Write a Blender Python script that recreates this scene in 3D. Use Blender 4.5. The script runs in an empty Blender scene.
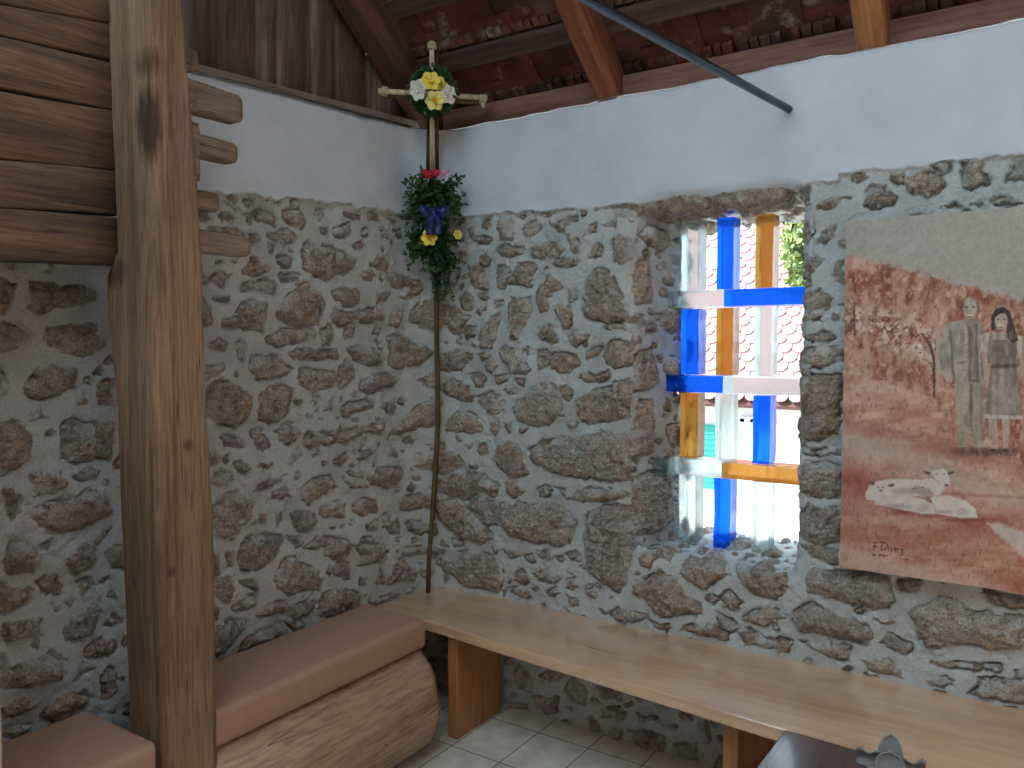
import bpy, math, random
import numpy as np
from mathutils import Vector
random.seed(7); rs = np.random.RandomState(11)
sc = bpy.context.scene; COL = sc.collection
# ------------------------------------------------------------------ camera model (world: X along the right wall, -Y along the left wall)
F = 800.; P = math.atan(39/800); A = math.atan2(.554, .8325)
RV = np.array([math.cos(A), math.sin(A), 0]); FW0 = np.array([-math.sin(A), math.cos(A), 0]); ZV = np.array([0, 0, 1.])
FW = FW0*math.cos(P)-ZV*math.sin(P); UP = FW0*math.sin(P)+ZV*math.cos(P)
CAM = np.array([2.326, -2.800, 1.55])
def ray(x, y): return RV*(x-512)+UP*(384-y)+FW*F
def onp(x, y, n, c):
    n = np.array(n, float); d = ray(x, y); return CAM+d*((c-n@CAM)/(n@d))
def onx(x, y, X=0): return onp(x, y, (1, 0, 0), X)
def ony(x, y, Y=0): return onp(x, y, (0, 1, 0), Y)
def onz(x, y, Z=0): return onp(x, y, (0, 0, 1), Z)
def proj(p):
    v = np.asarray(p)-CAM; w = v@FW
    return 512+F*(v@RV)/w, 384-F*(v@UP)/w
cam = bpy.data.objects.new('camera', bpy.data.cameras.new('camera')); COL.objects.link(cam)
cam.location = CAM; cam.rotation_euler = (math.pi/2-P, 0, A)
cam.data.sensor_width = 36; cam.data.lens = F/1024*36; cam.data.clip_start = .02
sc.camera = cam
# ------------------------------------------------------------------ tagging helpers
def tag(o, label=None, cat=None, group=None, kind=None):
    for k, v in (('label', label), ('category', cat), ('group', group), ('kind', kind)):
        if v: o[k] = v
    return o
def empty(name, loc=(0, 0, 0)):
    o = bpy.data.objects.new(name, None); COL.objects.link(o); o.location = loc; return o
def mesh(name, V, Fc, mat, parent=None, smooth=True, bevel=0, seg=2):
    m = bpy.data.meshes.new(name)
    m.from_pydata([tuple(map(float, v)) for v in V], [], [tuple(f) for f in Fc]); m.update()
    o = bpy.data.objects.new(name, m); COL.objects.link(o); m.materials.append(mat)
    if smooth: m.polygons.foreach_set('use_smooth', [True]*len(m.polygons))
    if parent:
        o.parent = parent
        o.matrix_parent_inverse = world_of(parent).inverted()
    if bevel:
        b = o.modifiers.new('b', 'BEVEL'); b.width = bevel; b.segments = seg; b.limit_method = 'ANGLE'
    return o
def world_of(o):
    from mathutils import Matrix
    if o.data and o.parent: return Matrix.Identity(4)      # built in world coordinates, its own offset already undone
    return Matrix.Translation(o.location)
class MB:
    def __init__(s): s.V = []; s.F = []
    def add(s, V, Fc):
        n = len(s.V); s.V += [tuple(v) for v in V]; s.F += [tuple(i+n for i in f) for f in Fc]; return s
    def box(s, a, b):
        x0, y0, z0 = a; x1, y1, z1 = b
        return s.add([(x0,y0,z0),(x1,y0,z0),(x1,y1,z0),(x0,y1,z0),(x0,y0,z1),(x1,y0,z1),(x1,y1,z1),(x0,y1,z1)],
                     [(0,3,2,1),(4,5,6,7),(0,1,5,4),(1,2,6,5),(2,3,7,6),(3,0,4,7)])
    def loft(s, rings, cap=True):
        n = len(rings[0]); V = [p for r in rings for p in r]; Fc = []
        for i in range(len(rings)-1):
            for j in range(n):
                k = (j+1) % n
                Fc.append((i*n+j, i*n+k, (i+1)*n+k, (i+1)*n+j))
        if cap: Fc.append(tuple(range(n))[::-1]); Fc.append(tuple((len(rings)-1)*n+j for j in range(n)))
        return s.add(V, Fc)
    def tube(s, pts, r, n=8, cap=True):
        pts = [np.array(p, float) for p in pts]; rings = []
        rr = r if hasattr(r, '__len__') else [r]*len(pts)
        ref = None
        for i, p in enumerate(pts):
            t = pts[min(i+1, len(pts)-1)]-pts[max(i-1, 0)]; t /= np.linalg.norm(t)+1e-9
            if ref is None: ref = np.array([1., 0, 0]) if abs(t[0]) < .8 else np.array([0, 0, 1.])
            u = ref-t*(ref@t); u /= np.linalg.norm(u); v = np.cross(t, u); ref = u
            rings.append([p+rr[i]*(math.cos(a)*u+math.sin(a)*v) for a in np.arange(n)*2*math.pi/n])
        return s.loft(rings, cap)
    def build(s, name, mat, parent=None, **k): return mesh(name, s.V, s.F, mat, parent, **k)
def rring(c, u, v, hu, hv, r, n=3, jit=0):
    """rounded rectangle ring"""
    c, u, v = map(np.array, (c, u, v)); out = []
    for cx, cy, a0 in ((1, 1, 0), (-1, 1, 90), (-1, -1, 180), (1, -1, 270)):
        for k in range(n+1):
            a = math.radians(a0+90*k/n)
            j = 1+rs.uniform(-jit, jit)
            out.append(c+u*(cx*(hu-r)+r*math.cos(a))*j+v*(cy*(hv-r)+r*math.sin(a))*j)
    return out
# ------------------------------------------------------------------ numpy noise
def vnoise(x, y, seed=0):
    xi = np.floor(x).astype(np.int64); yi = np.floor(y).astype(np.int64); fx = x-xi; fy = y-yi
    fx = fx*fx*fx*(fx*(fx*6-15)+10); fy = fy*fy*fy*(fy*(fy*6-15)+10)
    def h(a, b):
        n = (a*374761393+b*668265263+seed*1442695041) & 0x7fffffff
        n = ((n ^ (n >> 13))*1274126177) & 0x7fffffff
        return ((n ^ (n >> 16)) & 0xffff)/65535.
    return (h(xi, yi)*(1-fx)+h(xi+1, yi)*fx)*(1-fy)+(h(xi, yi+1)*(1-fx)+h(xi+1, yi+1)*fx)*fy
def fbm(x, y, s, o=4, seed=0, g=.5):
    t = 0; a = 1; n = 0
    for i in range(o):
        t = t+a*(vnoise(x/s+17.3*i, y/s-9.1*i, seed+i)*2-1); n += a; a *= g; s /= 2.03
    return t/n
# ------------------------------------------------------------------ materials
def newmat(name):
    m = bpy.data.materials.new(name); m.use_nodes = True; nt = m.node_tree
    b = nt.nodes['Principled BSDF']; return m, nt, b
def N(nt, t, **k):
    n = nt.nodes.new(t)
    for a, v in k.items():
        if a in n.inputs: n.inputs[a].default_value = v
        else: setattr(n, a, v)
    return n
def srgb(r, g, b):
    f = lambda c: (c/255/12.92 if c/255 <= .04045 else ((c/255+.055)/1.055)**2.4)
    return (f(r), f(g), f(b), 1)
def ramp(nt, fac, stops):
    r = N(nt, 'ShaderNodeValToRGB'); e = r.color_ramp.elements
    while len(e) < len(stops): e.new(.5)
    for i, (p, c) in enumerate(stops): e[i].position = p; e[i].color = c
    nt.links.new(fac, r.inputs[0]); return r
def bump(nt, b, h, strength=.5, dist=.01):
    n = N(nt, 'ShaderNodeBump', Strength=strength, Distance=dist); nt.links.new(h, n.inputs['Height']); nt.links.new(n.outputs[0], b.inputs['Normal'])
def mix(nt, fac, a, b, mode='MIX'):
    n = N(nt, 'ShaderNodeMix', data_type='RGBA', blend_type=mode)
    for s, v in ((0, fac), (6, a), (7, b)):
        if hasattr(v, 'links') or hasattr(v, 'is_output'): nt.links.new(v, n.inputs[s])
        else: n.inputs[s].default_value = v
    return n.outputs[2]
def plain(name, c, rough=.6, spec=.5, bs=0, bscale=60, var=0, metal=0):
    m, nt, b = newmat(name); b.inputs['Base Color'].default_value = c; b.inputs['Roughness'].default_value = rough
    b.inputs['Specular IOR Level'].default_value = spec; b.inputs['Metallic'].default_value = metal
    if bs or var:
        tc = N(nt, 'ShaderNodeTexCoord'); n = N(nt, 'ShaderNodeTexNoise', Scale=bscale, Detail=5.)
        nt.links.new(tc.outputs['Object'], n.inputs[0])
        if bs: bump(nt, b, n.outputs[0], bs, .004)
        if var:
            n2 = N(nt, 'ShaderNodeTexNoise', Scale=bscale*.15, Detail=4.); nt.links.new(tc.outputs['Object'], n2.inputs[0])
            c2 = tuple(x*(1-var) for x in c[:3])+(1,)
            r = ramp(nt, n2.outputs[0], [(.35, c), (.65, c2)]); nt.links.new(r.outputs[0], b.inputs['Base Color'])
    return m
def wood(name, cols, axis=0, scale=9, stretch=.07, rough=.7, coat=0, bs=.4, fine=60, crack=.0, seed=0, fc=(.40, .34, .30, 1), rot=0):
    """grain runs along `axis` of object space"""
    m, nt, b = newmat(name); tc = N(nt, 'ShaderNodeTexCoord'); mp = N(nt, 'ShaderNodeMapping')
    s = [1, 1, 1]; s[axis] = stretch; mp.inputs['Scale'].default_value = s; mp.inputs['Location'].default_value = (seed*3.1, seed*1.7, seed*.9)
    src = tc.outputs['Object']
    if rot:
        mr = N(nt, 'ShaderNodeMapping'); mr.inputs['Rotation'].default_value = (rot, 0, 0); nt.links.new(src, mr.inputs[0]); src = mr.outputs[0]
    nt.links.new(src, mp.inputs[0])
    n1 = N(nt, 'ShaderNodeTexNoise', Scale=float(scale), Detail=6., Distortion=1.2, Roughness=.6); nt.links.new(mp.outputs[0], n1.inputs[0])
    n2 = N(nt, 'ShaderNodeTexNoise', Scale=float(fine), Detail=4., Roughness=.7); nt.links.new(mp.outputs[0], n2.inputs[0])
    n3 = N(nt, 'ShaderNodeTexNoise', Scale=2.2, Detail=3.); nt.links.new(tc.outputs['Object'], n3.inputs[0])
    r1 = ramp(nt, n1.outputs[0], [(.3, cols[0]), (.5, cols[1]), (.68, cols[2])])
    r2 = ramp(nt, n2.outputs[0], [(.36, fc), (.56, (1, 1, 1, 1))])
    c = mix(nt, .6, r1.outputs[0], r2.outputs[0], 'MULTIPLY')
    r3 = ramp(nt, n3.outputs[0], [(.3, (.72, .70, .68, 1)), (.65, (1.08, 1.05, 1.0, 1))])
    c = mix(nt, .8, c, r3.outputs[0], 'MULTIPLY')
    h = n2.outputs[0]
    if crack:
        mp2 = N(nt, 'ShaderNodeMapping'); s2 = [1, 1, 1]; s2[axis] = stretch*.6; mp2.inputs['Scale'].default_value = s2
        nt.links.new(src, mp2.inputs[0])
        n4 = N(nt, 'ShaderNodeTexNoise', Scale=13., Detail=3., Distortion=.5); nt.links.new(mp2.outputs[0], n4.inputs[0])
        r4 = ramp(nt, n4.outputs[0], [(.492, (1, 1, 1, 1)), (.5, (0, 0, 0, 1)), (.508, (1, 1, 1, 1))])
        n5 = N(nt, 'ShaderNodeTexNoise', Scale=3., Detail=2.); nt.links.new(tc.outputs['Object'], n5.inputs[0])
        r5 = ramp(nt, n5.outputs[0], [(.5, (0, 0, 0, 1)), (.6, (crack, crack, crack, 1))])
        c = mix(nt, r5.outputs[0], c, mix(nt, 1., c, r4.outputs[0], 'MULTIPLY'))
    nt.links.new(c, b.inputs['Base Color']); b.inputs['Roughness'].default_value = rough
    if coat:
        b.inputs['Coat Weight'].default_value = coat; b.inputs['Coat Roughness'].default_value = .13; b.inputs['Coat IOR'].default_value = 1.75
    bump(nt, b, h, bs, .004); return m
# ------------------------------------------------------------------ stones traced from the photograph
ST = {}
ST['L'] = [
((190,180,6.4), """20,50 70,45 90,90 20,95|185,60 240,60 285,95 275,140 245,130 240,90|230,130 300,185 270,180|350,140 420,140 420,165 380,172|640,130 690,125 690,165 655,180|605,190 650,180 700,185 745,265 715,300 640,285 605,240|190,225 215,205 280,240 250,275 195,260|345,215 390,215 405,265 380,280 345,240|410,210 440,185 500,215 548,240 545,275 440,270|110,320 180,290 340,345 330,390 130,350|370,335 410,335 450,385 430,420 385,395|500,350 560,345 555,395 505,385|500,410 540,410 530,450 505,445|575,325 640,320 685,355 670,410 600,405 575,365|335,570 375,535 410,495 470,530 510,585 420,615 345,600|560,490 620,475 660,520 650,560 600,568 565,530|580,610 640,595 705,615 690,635 590,645|55,590 120,625 190,585 260,610 225,650 200,675 130,650 55,670|330,680 370,650 440,655 515,640 565,685 535,730 440,705 340,710|730,400 768,390 768,590 730,555 715,480"""),
((300,180,6.4), """85,195 115,175 170,190 160,220 125,260 90,235|430,215 470,210 515,245 470,255 435,250|570,240 610,225 615,270 575,270|650,225 745,230 740,245 655,250|280,210 385,230 370,248 290,225|215,320 260,285 320,280 325,335 275,360 225,345|130,320 185,320 185,345 140,345|385,320 430,310 440,355 400,360|500,325 560,325 570,360 505,360|605,330 650,320 650,365 605,365|345,410 400,395 410,425 370,435|20,480 40,400 130,420 200,430 260,455 375,520 330,570 290,600 230,600 170,655 130,620 60,590 20,560|440,540 490,510 545,510 555,575 500,570|380,600 420,575 475,600 450,640 390,630|550,590 640,600 700,640 740,640 745,720 690,755 640,740 700,690 600,680"""),
((190,180,3.49), """305,470 320,430 370,370 410,360 450,390 470,440 440,500 400,515 330,500"""),
((190,290,6.4), """195,185 270,165 330,100 400,70 490,75 485,150 465,265 380,245 250,250 215,225|495,310 540,275 680,235 770,250 810,290 770,310 640,355 560,365 500,340|60,50 110,55 140,200 110,235 60,210|165,45 270,45 260,70 190,75|100,360 190,315 235,345 225,385 130,390|290,355 330,335 360,370 345,450 325,465 295,410|385,460 405,425 480,415 560,430 645,510 600,550 520,570 440,570 385,520|640,410 760,370 940,380 960,430 780,440 650,440|95,480 200,475 215,510 130,550 70,600 60,530|685,570 700,510 800,510 940,525 990,560 960,600 880,630 780,645 700,610"""),
((300,290,6.4), """200,190 220,120 300,150 400,130 530,120 530,190 400,205 300,180 280,230 230,220|130,250 190,220 215,290 195,340 140,350|290,215 350,215 340,290 280,305|480,250 520,240 500,290 470,280|300,380 380,360 520,380 535,450 500,480 380,465 330,410|575,140 640,110 660,170 630,245 575,220|690,190 740,60 832,0 870,150 832,270 760,260|575,400 560,310 620,290 740,350 770,400 720,480 620,505 575,460|780,340 832,360 810,430 770,400|265,490 300,465 345,495 350,560 300,620 260,630|385,630 420,580 500,540 560,530 615,580 600,610 500,640 450,665|720,580 760,530 832,480 832,640 780,620|210,20 260,0 370,-10 390,30 380,80 300,105 230,70|480,20 580,20 560,75 490,80|640,35 690,60 720,0|180,720 220,680 210,750 150,768"""),
((190,400,6.4), """445,70 460,-54 510,-84 620,-94 655,-60 640,20 630,80 570,130 510,155 455,120|95,-60 150,-110 250,-120 330,-60 390,-10 390,70 330,140 260,170 190,150 130,120 95,100|210,240 280,235 345,290 320,310 250,290|385,215 450,185 505,300 445,320 390,250|545,210 620,145 710,190 690,250 645,295 570,255|120,340 160,318 185,350 160,400 120,415|280,405 340,395 385,440 340,475 310,460|425,420 500,375 540,400 460,440|630,370 700,320 720,340 640,405|130,510 190,460 270,470 270,500 190,550 135,540|405,580 490,520 630,478 500,560|535,580 620,560 640,620 580,645 535,625|125,720 190,640 240,595 340,600 410,650 400,740 388,754 312,841 225,885 137,866|456,722 488,719 481,798 456,804|550,725 580,712 580,775 552,810"""),
((300,400,6.4), """110,250 200,235 300,200 400,165 530,150 520,215 440,215 350,240 280,285 200,280 150,290|130,215 190,210 260,165 280,190 200,230|590,220 560,240 640,140 720,30 820,0 832,120 740,170 650,215|350,330 400,320 500,320 460,350 390,385 355,360|215,390 300,350 310,370 260,415 225,410|560,310 610,305 620,360 570,360|650,255 720,240 700,275 665,275|740,265 790,260 790,290 750,290|690,370 760,310 810,330 805,450 760,440 710,420|440,500 500,440 640,410 650,470 620,540 560,570 450,540|310,460 400,470 400,500 340,485|275,500 340,550 440,560 430,568 340,565|20,560 80,500 150,480 210,500 240,560 150,610 90,640 60,690 20,640|130,690 200,640 280,680 280,750 150,750|340,670 400,630 490,640 500,720 400,735 345,700|640,640 700,600 832,590 832,680 700,700 650,700|260,60 330,10 470,0 460,50 380,70 290,110|25,280 60,210 110,230 120,290 60,320|500,30 600,0 600,60 560,100"""),
((190,510,5.12), """265,190 300,140 380,125 490,145 460,165 445,220 400,280 330,305 265,320 255,260|500,135 560,130 580,170 540,190|515,30 560,5 640,20 660,60 614,110 550,100|185,205 225,205 230,290 190,285|430,330 470,260 540,235 600,290 650,310 680,360 650,400 563,416 500,435 450,400|120,380 190,340 235,400 200,460 165,470 120,420|270,370 350,340 350,410 290,390|210,495 290,450 345,430 340,490 240,515|340,520 430,470 490,475 490,530 400,540 350,545|500,500 580,470 614,460 640,470 640,500 600,545 540,560 495,530|120,210 150,250 145,330 115,350|120,490 145,500 140,560 118,570|120,620 200,560 290,560 270,610 200,700 150,750 118,750|260,690 330,630 430,590 500,580 500,620 400,670 270,720 240,740|500,590 580,570 600,590 540,620"""),
((300,510,6.4), """100,190 200,170 290,180 340,240 300,290 230,320 170,290 160,240|30,240 90,200 150,200 140,240 60,250|220,370 260,320 320,330 325,440 280,440 220,410|360,240 420,210 550,230 550,300 500,335 380,360 390,290|390,190 460,165 470,200 390,205|525,40 570,25 580,70 530,80|530,110 600,65 640,70 635,145 580,140|670,80 740,65 810,70 800,150 720,150 690,120|610,260 700,230 800,250 790,280 700,290 640,305 610,300|480,460 510,380 540,420 530,475 490,480|600,360 660,330 725,380 710,440 560,470 590,420|380,440 420,440 425,485 385,480|125,590 150,530 260,500 380,540 385,600 300,650 180,690 120,660|420,110 490,70 480,120 440,135|440,590 560,545 640,530 540,580 450,610"""),
((0,260,4.8), """150,100 240,110 300,130 410,120 460,180 380,210 260,235 200,260 155,240|-10,80 70,120 50,190 40,260 -20,250|-10,320 90,305 150,350 130,410 60,420 -10,420|230,320 330,310 460,300 490,400 450,450 380,470 300,440 230,410|110,600 200,520 260,500 365,540 340,610 280,640 200,665 130,650|460,640 520,570 550,580 550,700 480,690|360,680 390,640 410,690 370,705|-10,500 40,540 40,640 -10,650"""),
((0,410,4.8), """140,10 200,0 220,40 150,45|310,90 350,50 440,60 540,60 550,160 520,235 420,240 310,240|-10,60 80,60 140,120 145,220 100,270 30,300 -20,310|145,300 200,280 280,290 325,350 270,390 150,400|365,310 410,280 470,300 450,340 370,330|20,380 60,370 100,440 70,520 40,470|150,490 210,450 330,430 450,380 510,400 550,480 500,520 410,560 300,585 210,570|20,720 60,630 130,630 180,680 200,700 160,768 60,790 10,780|190,670 200,640 255,625 230,660|290,710 360,680 400,625 460,650 470,700 420,760 350,790|440,625 530,555 545,570 470,640|505,700 540,655 590,660 590,768 540,750"""),
((0,560,4.267), """160,90 230,60 265,100 250,140 210,150|-10,110 130,140 120,180 30,215 -10,225|335,100 380,80 390,110 350,145|220,190 255,190 240,235|20,310 40,260 170,240 160,320 90,345 40,365|280,310 310,250 370,210 410,160 430,210 400,310 330,350 290,340|450,275 490,225 510,270|370,390 410,350 470,340 490,380 460,410 380,415|15,480 100,440 220,400 275,430 270,500 200,530 60,555 10,540|430,520 460,465 500,480 490,560 440,590|330,520 390,470 360,500|5,620 100,600 180,600 130,640 20,680|200,620 300,560 390,590 380,620 250,700 190,680|10,740 130,700 130,740 60,768|140,360 180,330 170,380|-10,420 30,440 20,470 -10,480"""),
]
ST['R'] = [
((430,190,6.4), """170,185 215,180 210,205 180,208|340,200 390,190 390,230 365,255 345,240|445,200 500,165 520,200 520,320 450,320 440,250|590,250 640,200 700,205 705,260 650,300 600,300|695,150 750,122 800,140 745,178 705,172|235,245 290,240 290,280 245,280|245,290 330,300 395,320 360,350 310,345|420,385 480,350 520,370 590,370 580,410 500,430 450,420|300,450 360,405 390,450 370,490 310,480|235,480 310,475 330,530 370,590 365,640 280,620 240,570|430,500 470,490 520,520 490,590 460,640 435,630|500,570 530,510 590,480 680,490 640,560 640,610 560,600 500,610|560,470 610,455 660,485 600,480|640,390 700,345 820,330 845,380 810,430 760,440 650,435|195,400 240,410 225,460 195,470|300,680 350,650 370,680 330,705|190,680 240,650 280,700 260,760 200,760|65,670 110,660 120,700 80,705|120,600 160,580 150,620"""),
((540,190,6.4), """55,195 70,230 110,260 160,270 165,230 240,200 240,170 180,180 140,205|165,285 230,265 245,330 250,400 230,400 200,340|350,120 440,90 560,50 640,50 660,100 590,130 540,110 440,105|480,140 540,130 540,165 500,165|260,130 295,135 290,155 265,155|410,220 480,200 480,235 430,245|280,280 320,235 370,215 350,270 290,300|320,440 330,370 370,340 400,400 390,430|460,370 460,320 510,295 580,330 590,440 530,475 480,460 490,400|70,460 130,440 240,420 250,460 180,500 100,480|570,530 640,515 630,555 590,560|180,650 230,620 240,700 180,720|-20,640 50,545 100,580 155,610 60,690 40,760 0,790 -25,740"""),
((430,300,6.4), """90,20 170,50 210,90 250,110 210,160 180,230 140,210 100,120|320,230 340,170 440,90 435,180 420,250 380,310 320,300|505,-10 630,-20 640,60 600,170 560,245 500,240 500,100|60,265 120,265 110,275|215,180 290,170 290,220 230,260 210,220|90,360 160,325 270,345 260,370 200,430 130,465 70,430|440,330 480,300 540,330 640,440 620,465 520,475 480,400|350,420 400,350 430,430 390,475 360,460|300,350 350,330 390,350 330,390|690,340 750,320 768,420 690,450|240,480 300,470 350,500 320,560 280,540|410,500 500,480 490,520 420,550|550,500 610,510 600,550 565,530|480,580 540,560 550,600 510,615|70,560 150,510 230,560 290,600 270,640 200,660 120,600|310,620 370,590 470,640 460,700 400,730 340,680"""),
((430,380,2.953), """243,90 262,55 310,25 345,5 375,30 385,60 395,95 350,135 300,138 258,118|435,65 470,40 530,20 600,-5 650,0 672,30 675,90 620,115 540,120 470,130 440,110|295,205 330,180 420,165 520,150 590,155 640,200 650,270 600,295 520,300 440,285 360,275 310,245|200,400 210,365 300,365 390,370 430,420 420,470 380,490 300,475 230,460|20,360 60,345 110,380 160,430 190,465 150,480 90,470 50,430|455,480 460,400 500,375 560,370 595,380 600,450 595,560 560,630 520,600 465,560"""),
((540,300,6.4), """330,-174 350,-205 420,-200 470,-140 500,-60 540,50 580,125 480,140 360,135 290,110 265,60 290,-20 310,-100|100,40 150,20 190,60 210,110 190,185 150,180 110,110|185,240 250,200 310,215 290,260 230,295 190,280|50,370 120,335 200,345 260,410 200,465 130,465 70,425|300,370 340,310 400,295 400,320 340,370 300,385|415,370 430,300 480,255 600,280 610,380 560,430 480,440 430,410|390,175 480,150 580,165 650,150 650,185 500,195|240,495 300,465 340,500 430,450 440,490 400,520 300,530|130,570 180,540 200,600 180,650 150,620|-10,170 60,160 110,260 100,285 0,250 -15,220"""),
((430,410,5.908), """105,100 120,50 180,10 250,25 310,80 300,115 250,140 160,125 110,125|360,90 400,70 410,120 380,150 355,120|440,70 480,80 480,140 450,110|340,0 430,0 390,20 350,20|60,190 100,190 150,250 210,320 160,350 100,375 50,360|220,310 260,295 305,320 270,350 230,340|285,240 290,200 340,190 350,250 300,275|370,290 400,210 500,190 540,250 560,330 580,385 480,395 420,340|215,205 260,190 265,215 230,225|50,460 60,410 120,380 200,360 270,370 340,400 400,450 390,510 300,490 240,520 200,540 130,500|440,440 460,415 510,440 560,470 530,510 490,525 450,490|630,470 680,440 715,470 700,520 650,510|210,560 300,520 400,570 400,680 320,680 260,610"""),
((550,410,5.486), """30,420 120,460 200,430 340,430 420,470 340,500 180,500 100,490"""),
((430,520,5.906), """60,230 55,180 150,200 220,180 340,200 410,280 425,350 390,430 300,410 200,380 100,300|130,110 190,130 190,160 140,155|435,190 530,190 540,220 460,215|540,210 600,200 620,250 570,255|630,190 700,180 725,220 690,240 650,220|800,200 870,190 890,240 840,235|500,310 550,300 605,360 550,385 500,350|600,310 680,285 730,320 770,330 750,360 640,355|800,360 870,335 880,380 850,410 810,390|920,390 940,380 990,460 940,450|680,420 740,400 770,430 700,450|590,400 630,400 620,425|810,450 880,470 870,500 820,490|440,410 520,400 600,460 560,470"""),
((590,530,5.12), """240,140 290,110 325,150 300,195 265,180|225,290 310,240 360,210 440,250 470,330 550,380 570,430 490,430 400,450 330,420 290,350 230,320|480,190 500,130 590,110 650,150 700,225 640,265 580,300 500,260 465,220|740,190 800,180 900,150 980,190 1020,290 940,350 850,340 790,290|575,340 630,330 665,355 640,375|665,350 710,310 780,370 750,400 690,400|650,430 740,460 765,500 720,520 650,490|780,440 850,400 920,400 990,440 900,490 830,475|90,430 150,400 250,430 300,450 230,480 140,470|300,460 350,480 410,490 400,515 340,495|460,510 570,480 650,480 700,520 700,560 560,540|755,520 820,510 880,550 980,580 960,610 860,590 790,580"""),
((780,150,4.197), """190,115 230,95 275,110 240,125|300,110 350,95 375,115 330,140 305,130|455,110 530,95 525,130 500,145 465,130|160,225 230,190 300,200 250,220 190,250 165,245|360,200 375,160 430,155 490,200 470,230 360,240|510,130 590,90 680,110 690,160 610,210 560,190|640,60 700,45 720,75 680,95 650,80|755,115 780,60 775,40 860,35 850,90 880,140 800,165 760,145|890,215 940,190 1020,205 1020,215 900,230|950,120 975,80 975,35 1024,25 1060,130|60,190 130,150 120,190 80,240|680,240 720,225 760,240"""),
((780,190,3.657), """50,130 90,115 125,150 100,185 55,185|140,190 170,140 205,120 190,170 155,205|190,270 220,250 230,350 200,340|55,240 90,230 150,265 130,300 65,310 50,280|60,340 110,310 110,340 70,360|55,400 80,380 140,370 185,390 180,430 100,440 55,420|55,470 100,450 150,460 140,480 60,490|80,540 150,520 200,530 180,550 90,545|60,600 100,575 230,585 230,620 140,645 60,640"""),
((780,380,3.657), """55,-10 230,-15 225,60 215,200 150,220 70,210 50,130 50,40|75,260 130,265 200,250 215,270 100,280|50,350 80,310 180,300 225,320 220,420 130,435 60,400|60,490 100,460 220,470 220,590 130,600 60,560|75,600 210,620 210,670 120,650"""),
((780,550,4.197), """120,170 110,110 140,80 250,90 400,95 455,120 475,210 430,240 330,225 200,200|495,130 590,120 590,160 530,180 500,160|45,310 60,250 130,225 220,260 320,300 395,350 360,400 240,360 130,350 60,330|400,285 480,290 460,320 420,310|425,380 460,350 550,400 540,440 470,430|540,260 640,210 720,205 800,250 900,270 1040,290 1060,380 1020,400 920,430 830,400 700,400 620,410 570,330|630,470 740,475 850,490 830,515 700,490|90,395 200,385 290,400 280,460 200,440|800,600 840,550 920,540 1024,560 1040,640 920,630|990,500 1040,490 1040,540 990,540|620,540 700,530 730,570 640,565|340,460 420,455 500,500 500,530 400,510|-10,370 45,380 30,420 -10,430|850,480 920,480 920,510 860,500|860,170 1024,200 1060,260 950,240 880,220"""),
((490,650,4.267), """105,110 130,60 170,120 180,180 130,170|200,110 250,90 300,90 290,130 220,130|90,230 160,230 160,260 110,255|180,200 290,200 290,260 230,280 200,250|320,170 350,110 410,170 400,230 340,200|450,160 560,170 560,200 480,195|470,250 560,235 580,270 560,300 480,280|630,270 700,280 720,300 650,300|300,310 350,295 370,340 330,350|420,290 440,290 480,350 440,350|505,350 560,340 575,400 510,400|590,340 680,350 750,380 740,450 640,440 600,390|890,310 930,300 940,400|790,400 880,410 880,480 800,480|740,320 800,320 790,335"""),
]
def stones(side):
    out = []
    for (x0, y0, s), txt in ST[side]:
        for poly in txt.split('|'):
            pts = []
            for q in poly.split():
                a, b = map(float, q.split(',')); px, py = x0+a/s, y0+b/s
                w = onx(px, py) if side == 'L' else ony(px, py)
                pts.append((-w[1] if side == 'L' else w[0], w[2]))
            out.append(np.array(pts))
    return out
def sdf(poly, X, Y):
    """positive inside"""
    d = np.full(X.shape, 1e9); ins = np.zeros(X.shape, bool); n = len(poly)
    for i in range(n):
        a = poly[i]; b = poly[(i+1) % n]; e = b-a; wx = X-a[0]; wy = Y-a[1]
        t = np.clip((wx*e[0]+wy*e[1])/(e@e+1e-12), 0, 1)
        d = np.minimum(d, (wx-e[0]*t)**2+(wy-e[1]*t)**2)
        c1 = (a[1] <= Y) & (b[1] > Y); c2 = (a[1] > Y) & (b[1] <= Y); cr = e[0]*wy-e[1]*wx
        ins ^= (c1 & (cr > 0)) | (c2 & (cr < 0))
    d = np.sqrt(d); return np.where(ins, d, -d)
def blob(cx, cy, r, asp, rng):
    n = rng.randint(6, 10); ang = np.sort(rng.uniform(0, 2*math.pi, n)+0)
    ang = np.arange(n)*2*math.pi/n+rng.uniform(-.3, .3, n); rr = r*rng.uniform(.75, 1.15, n); th = rng.uniform(-.35, .35)
    x = rr*np.cos(ang)*asp; y = rr*np.sin(ang)/asp
    return np.stack([cx+x*math.cos(th)-y*math.sin(th), cy+x*math.sin(th)+y*math.cos(th)], 1)
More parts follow.
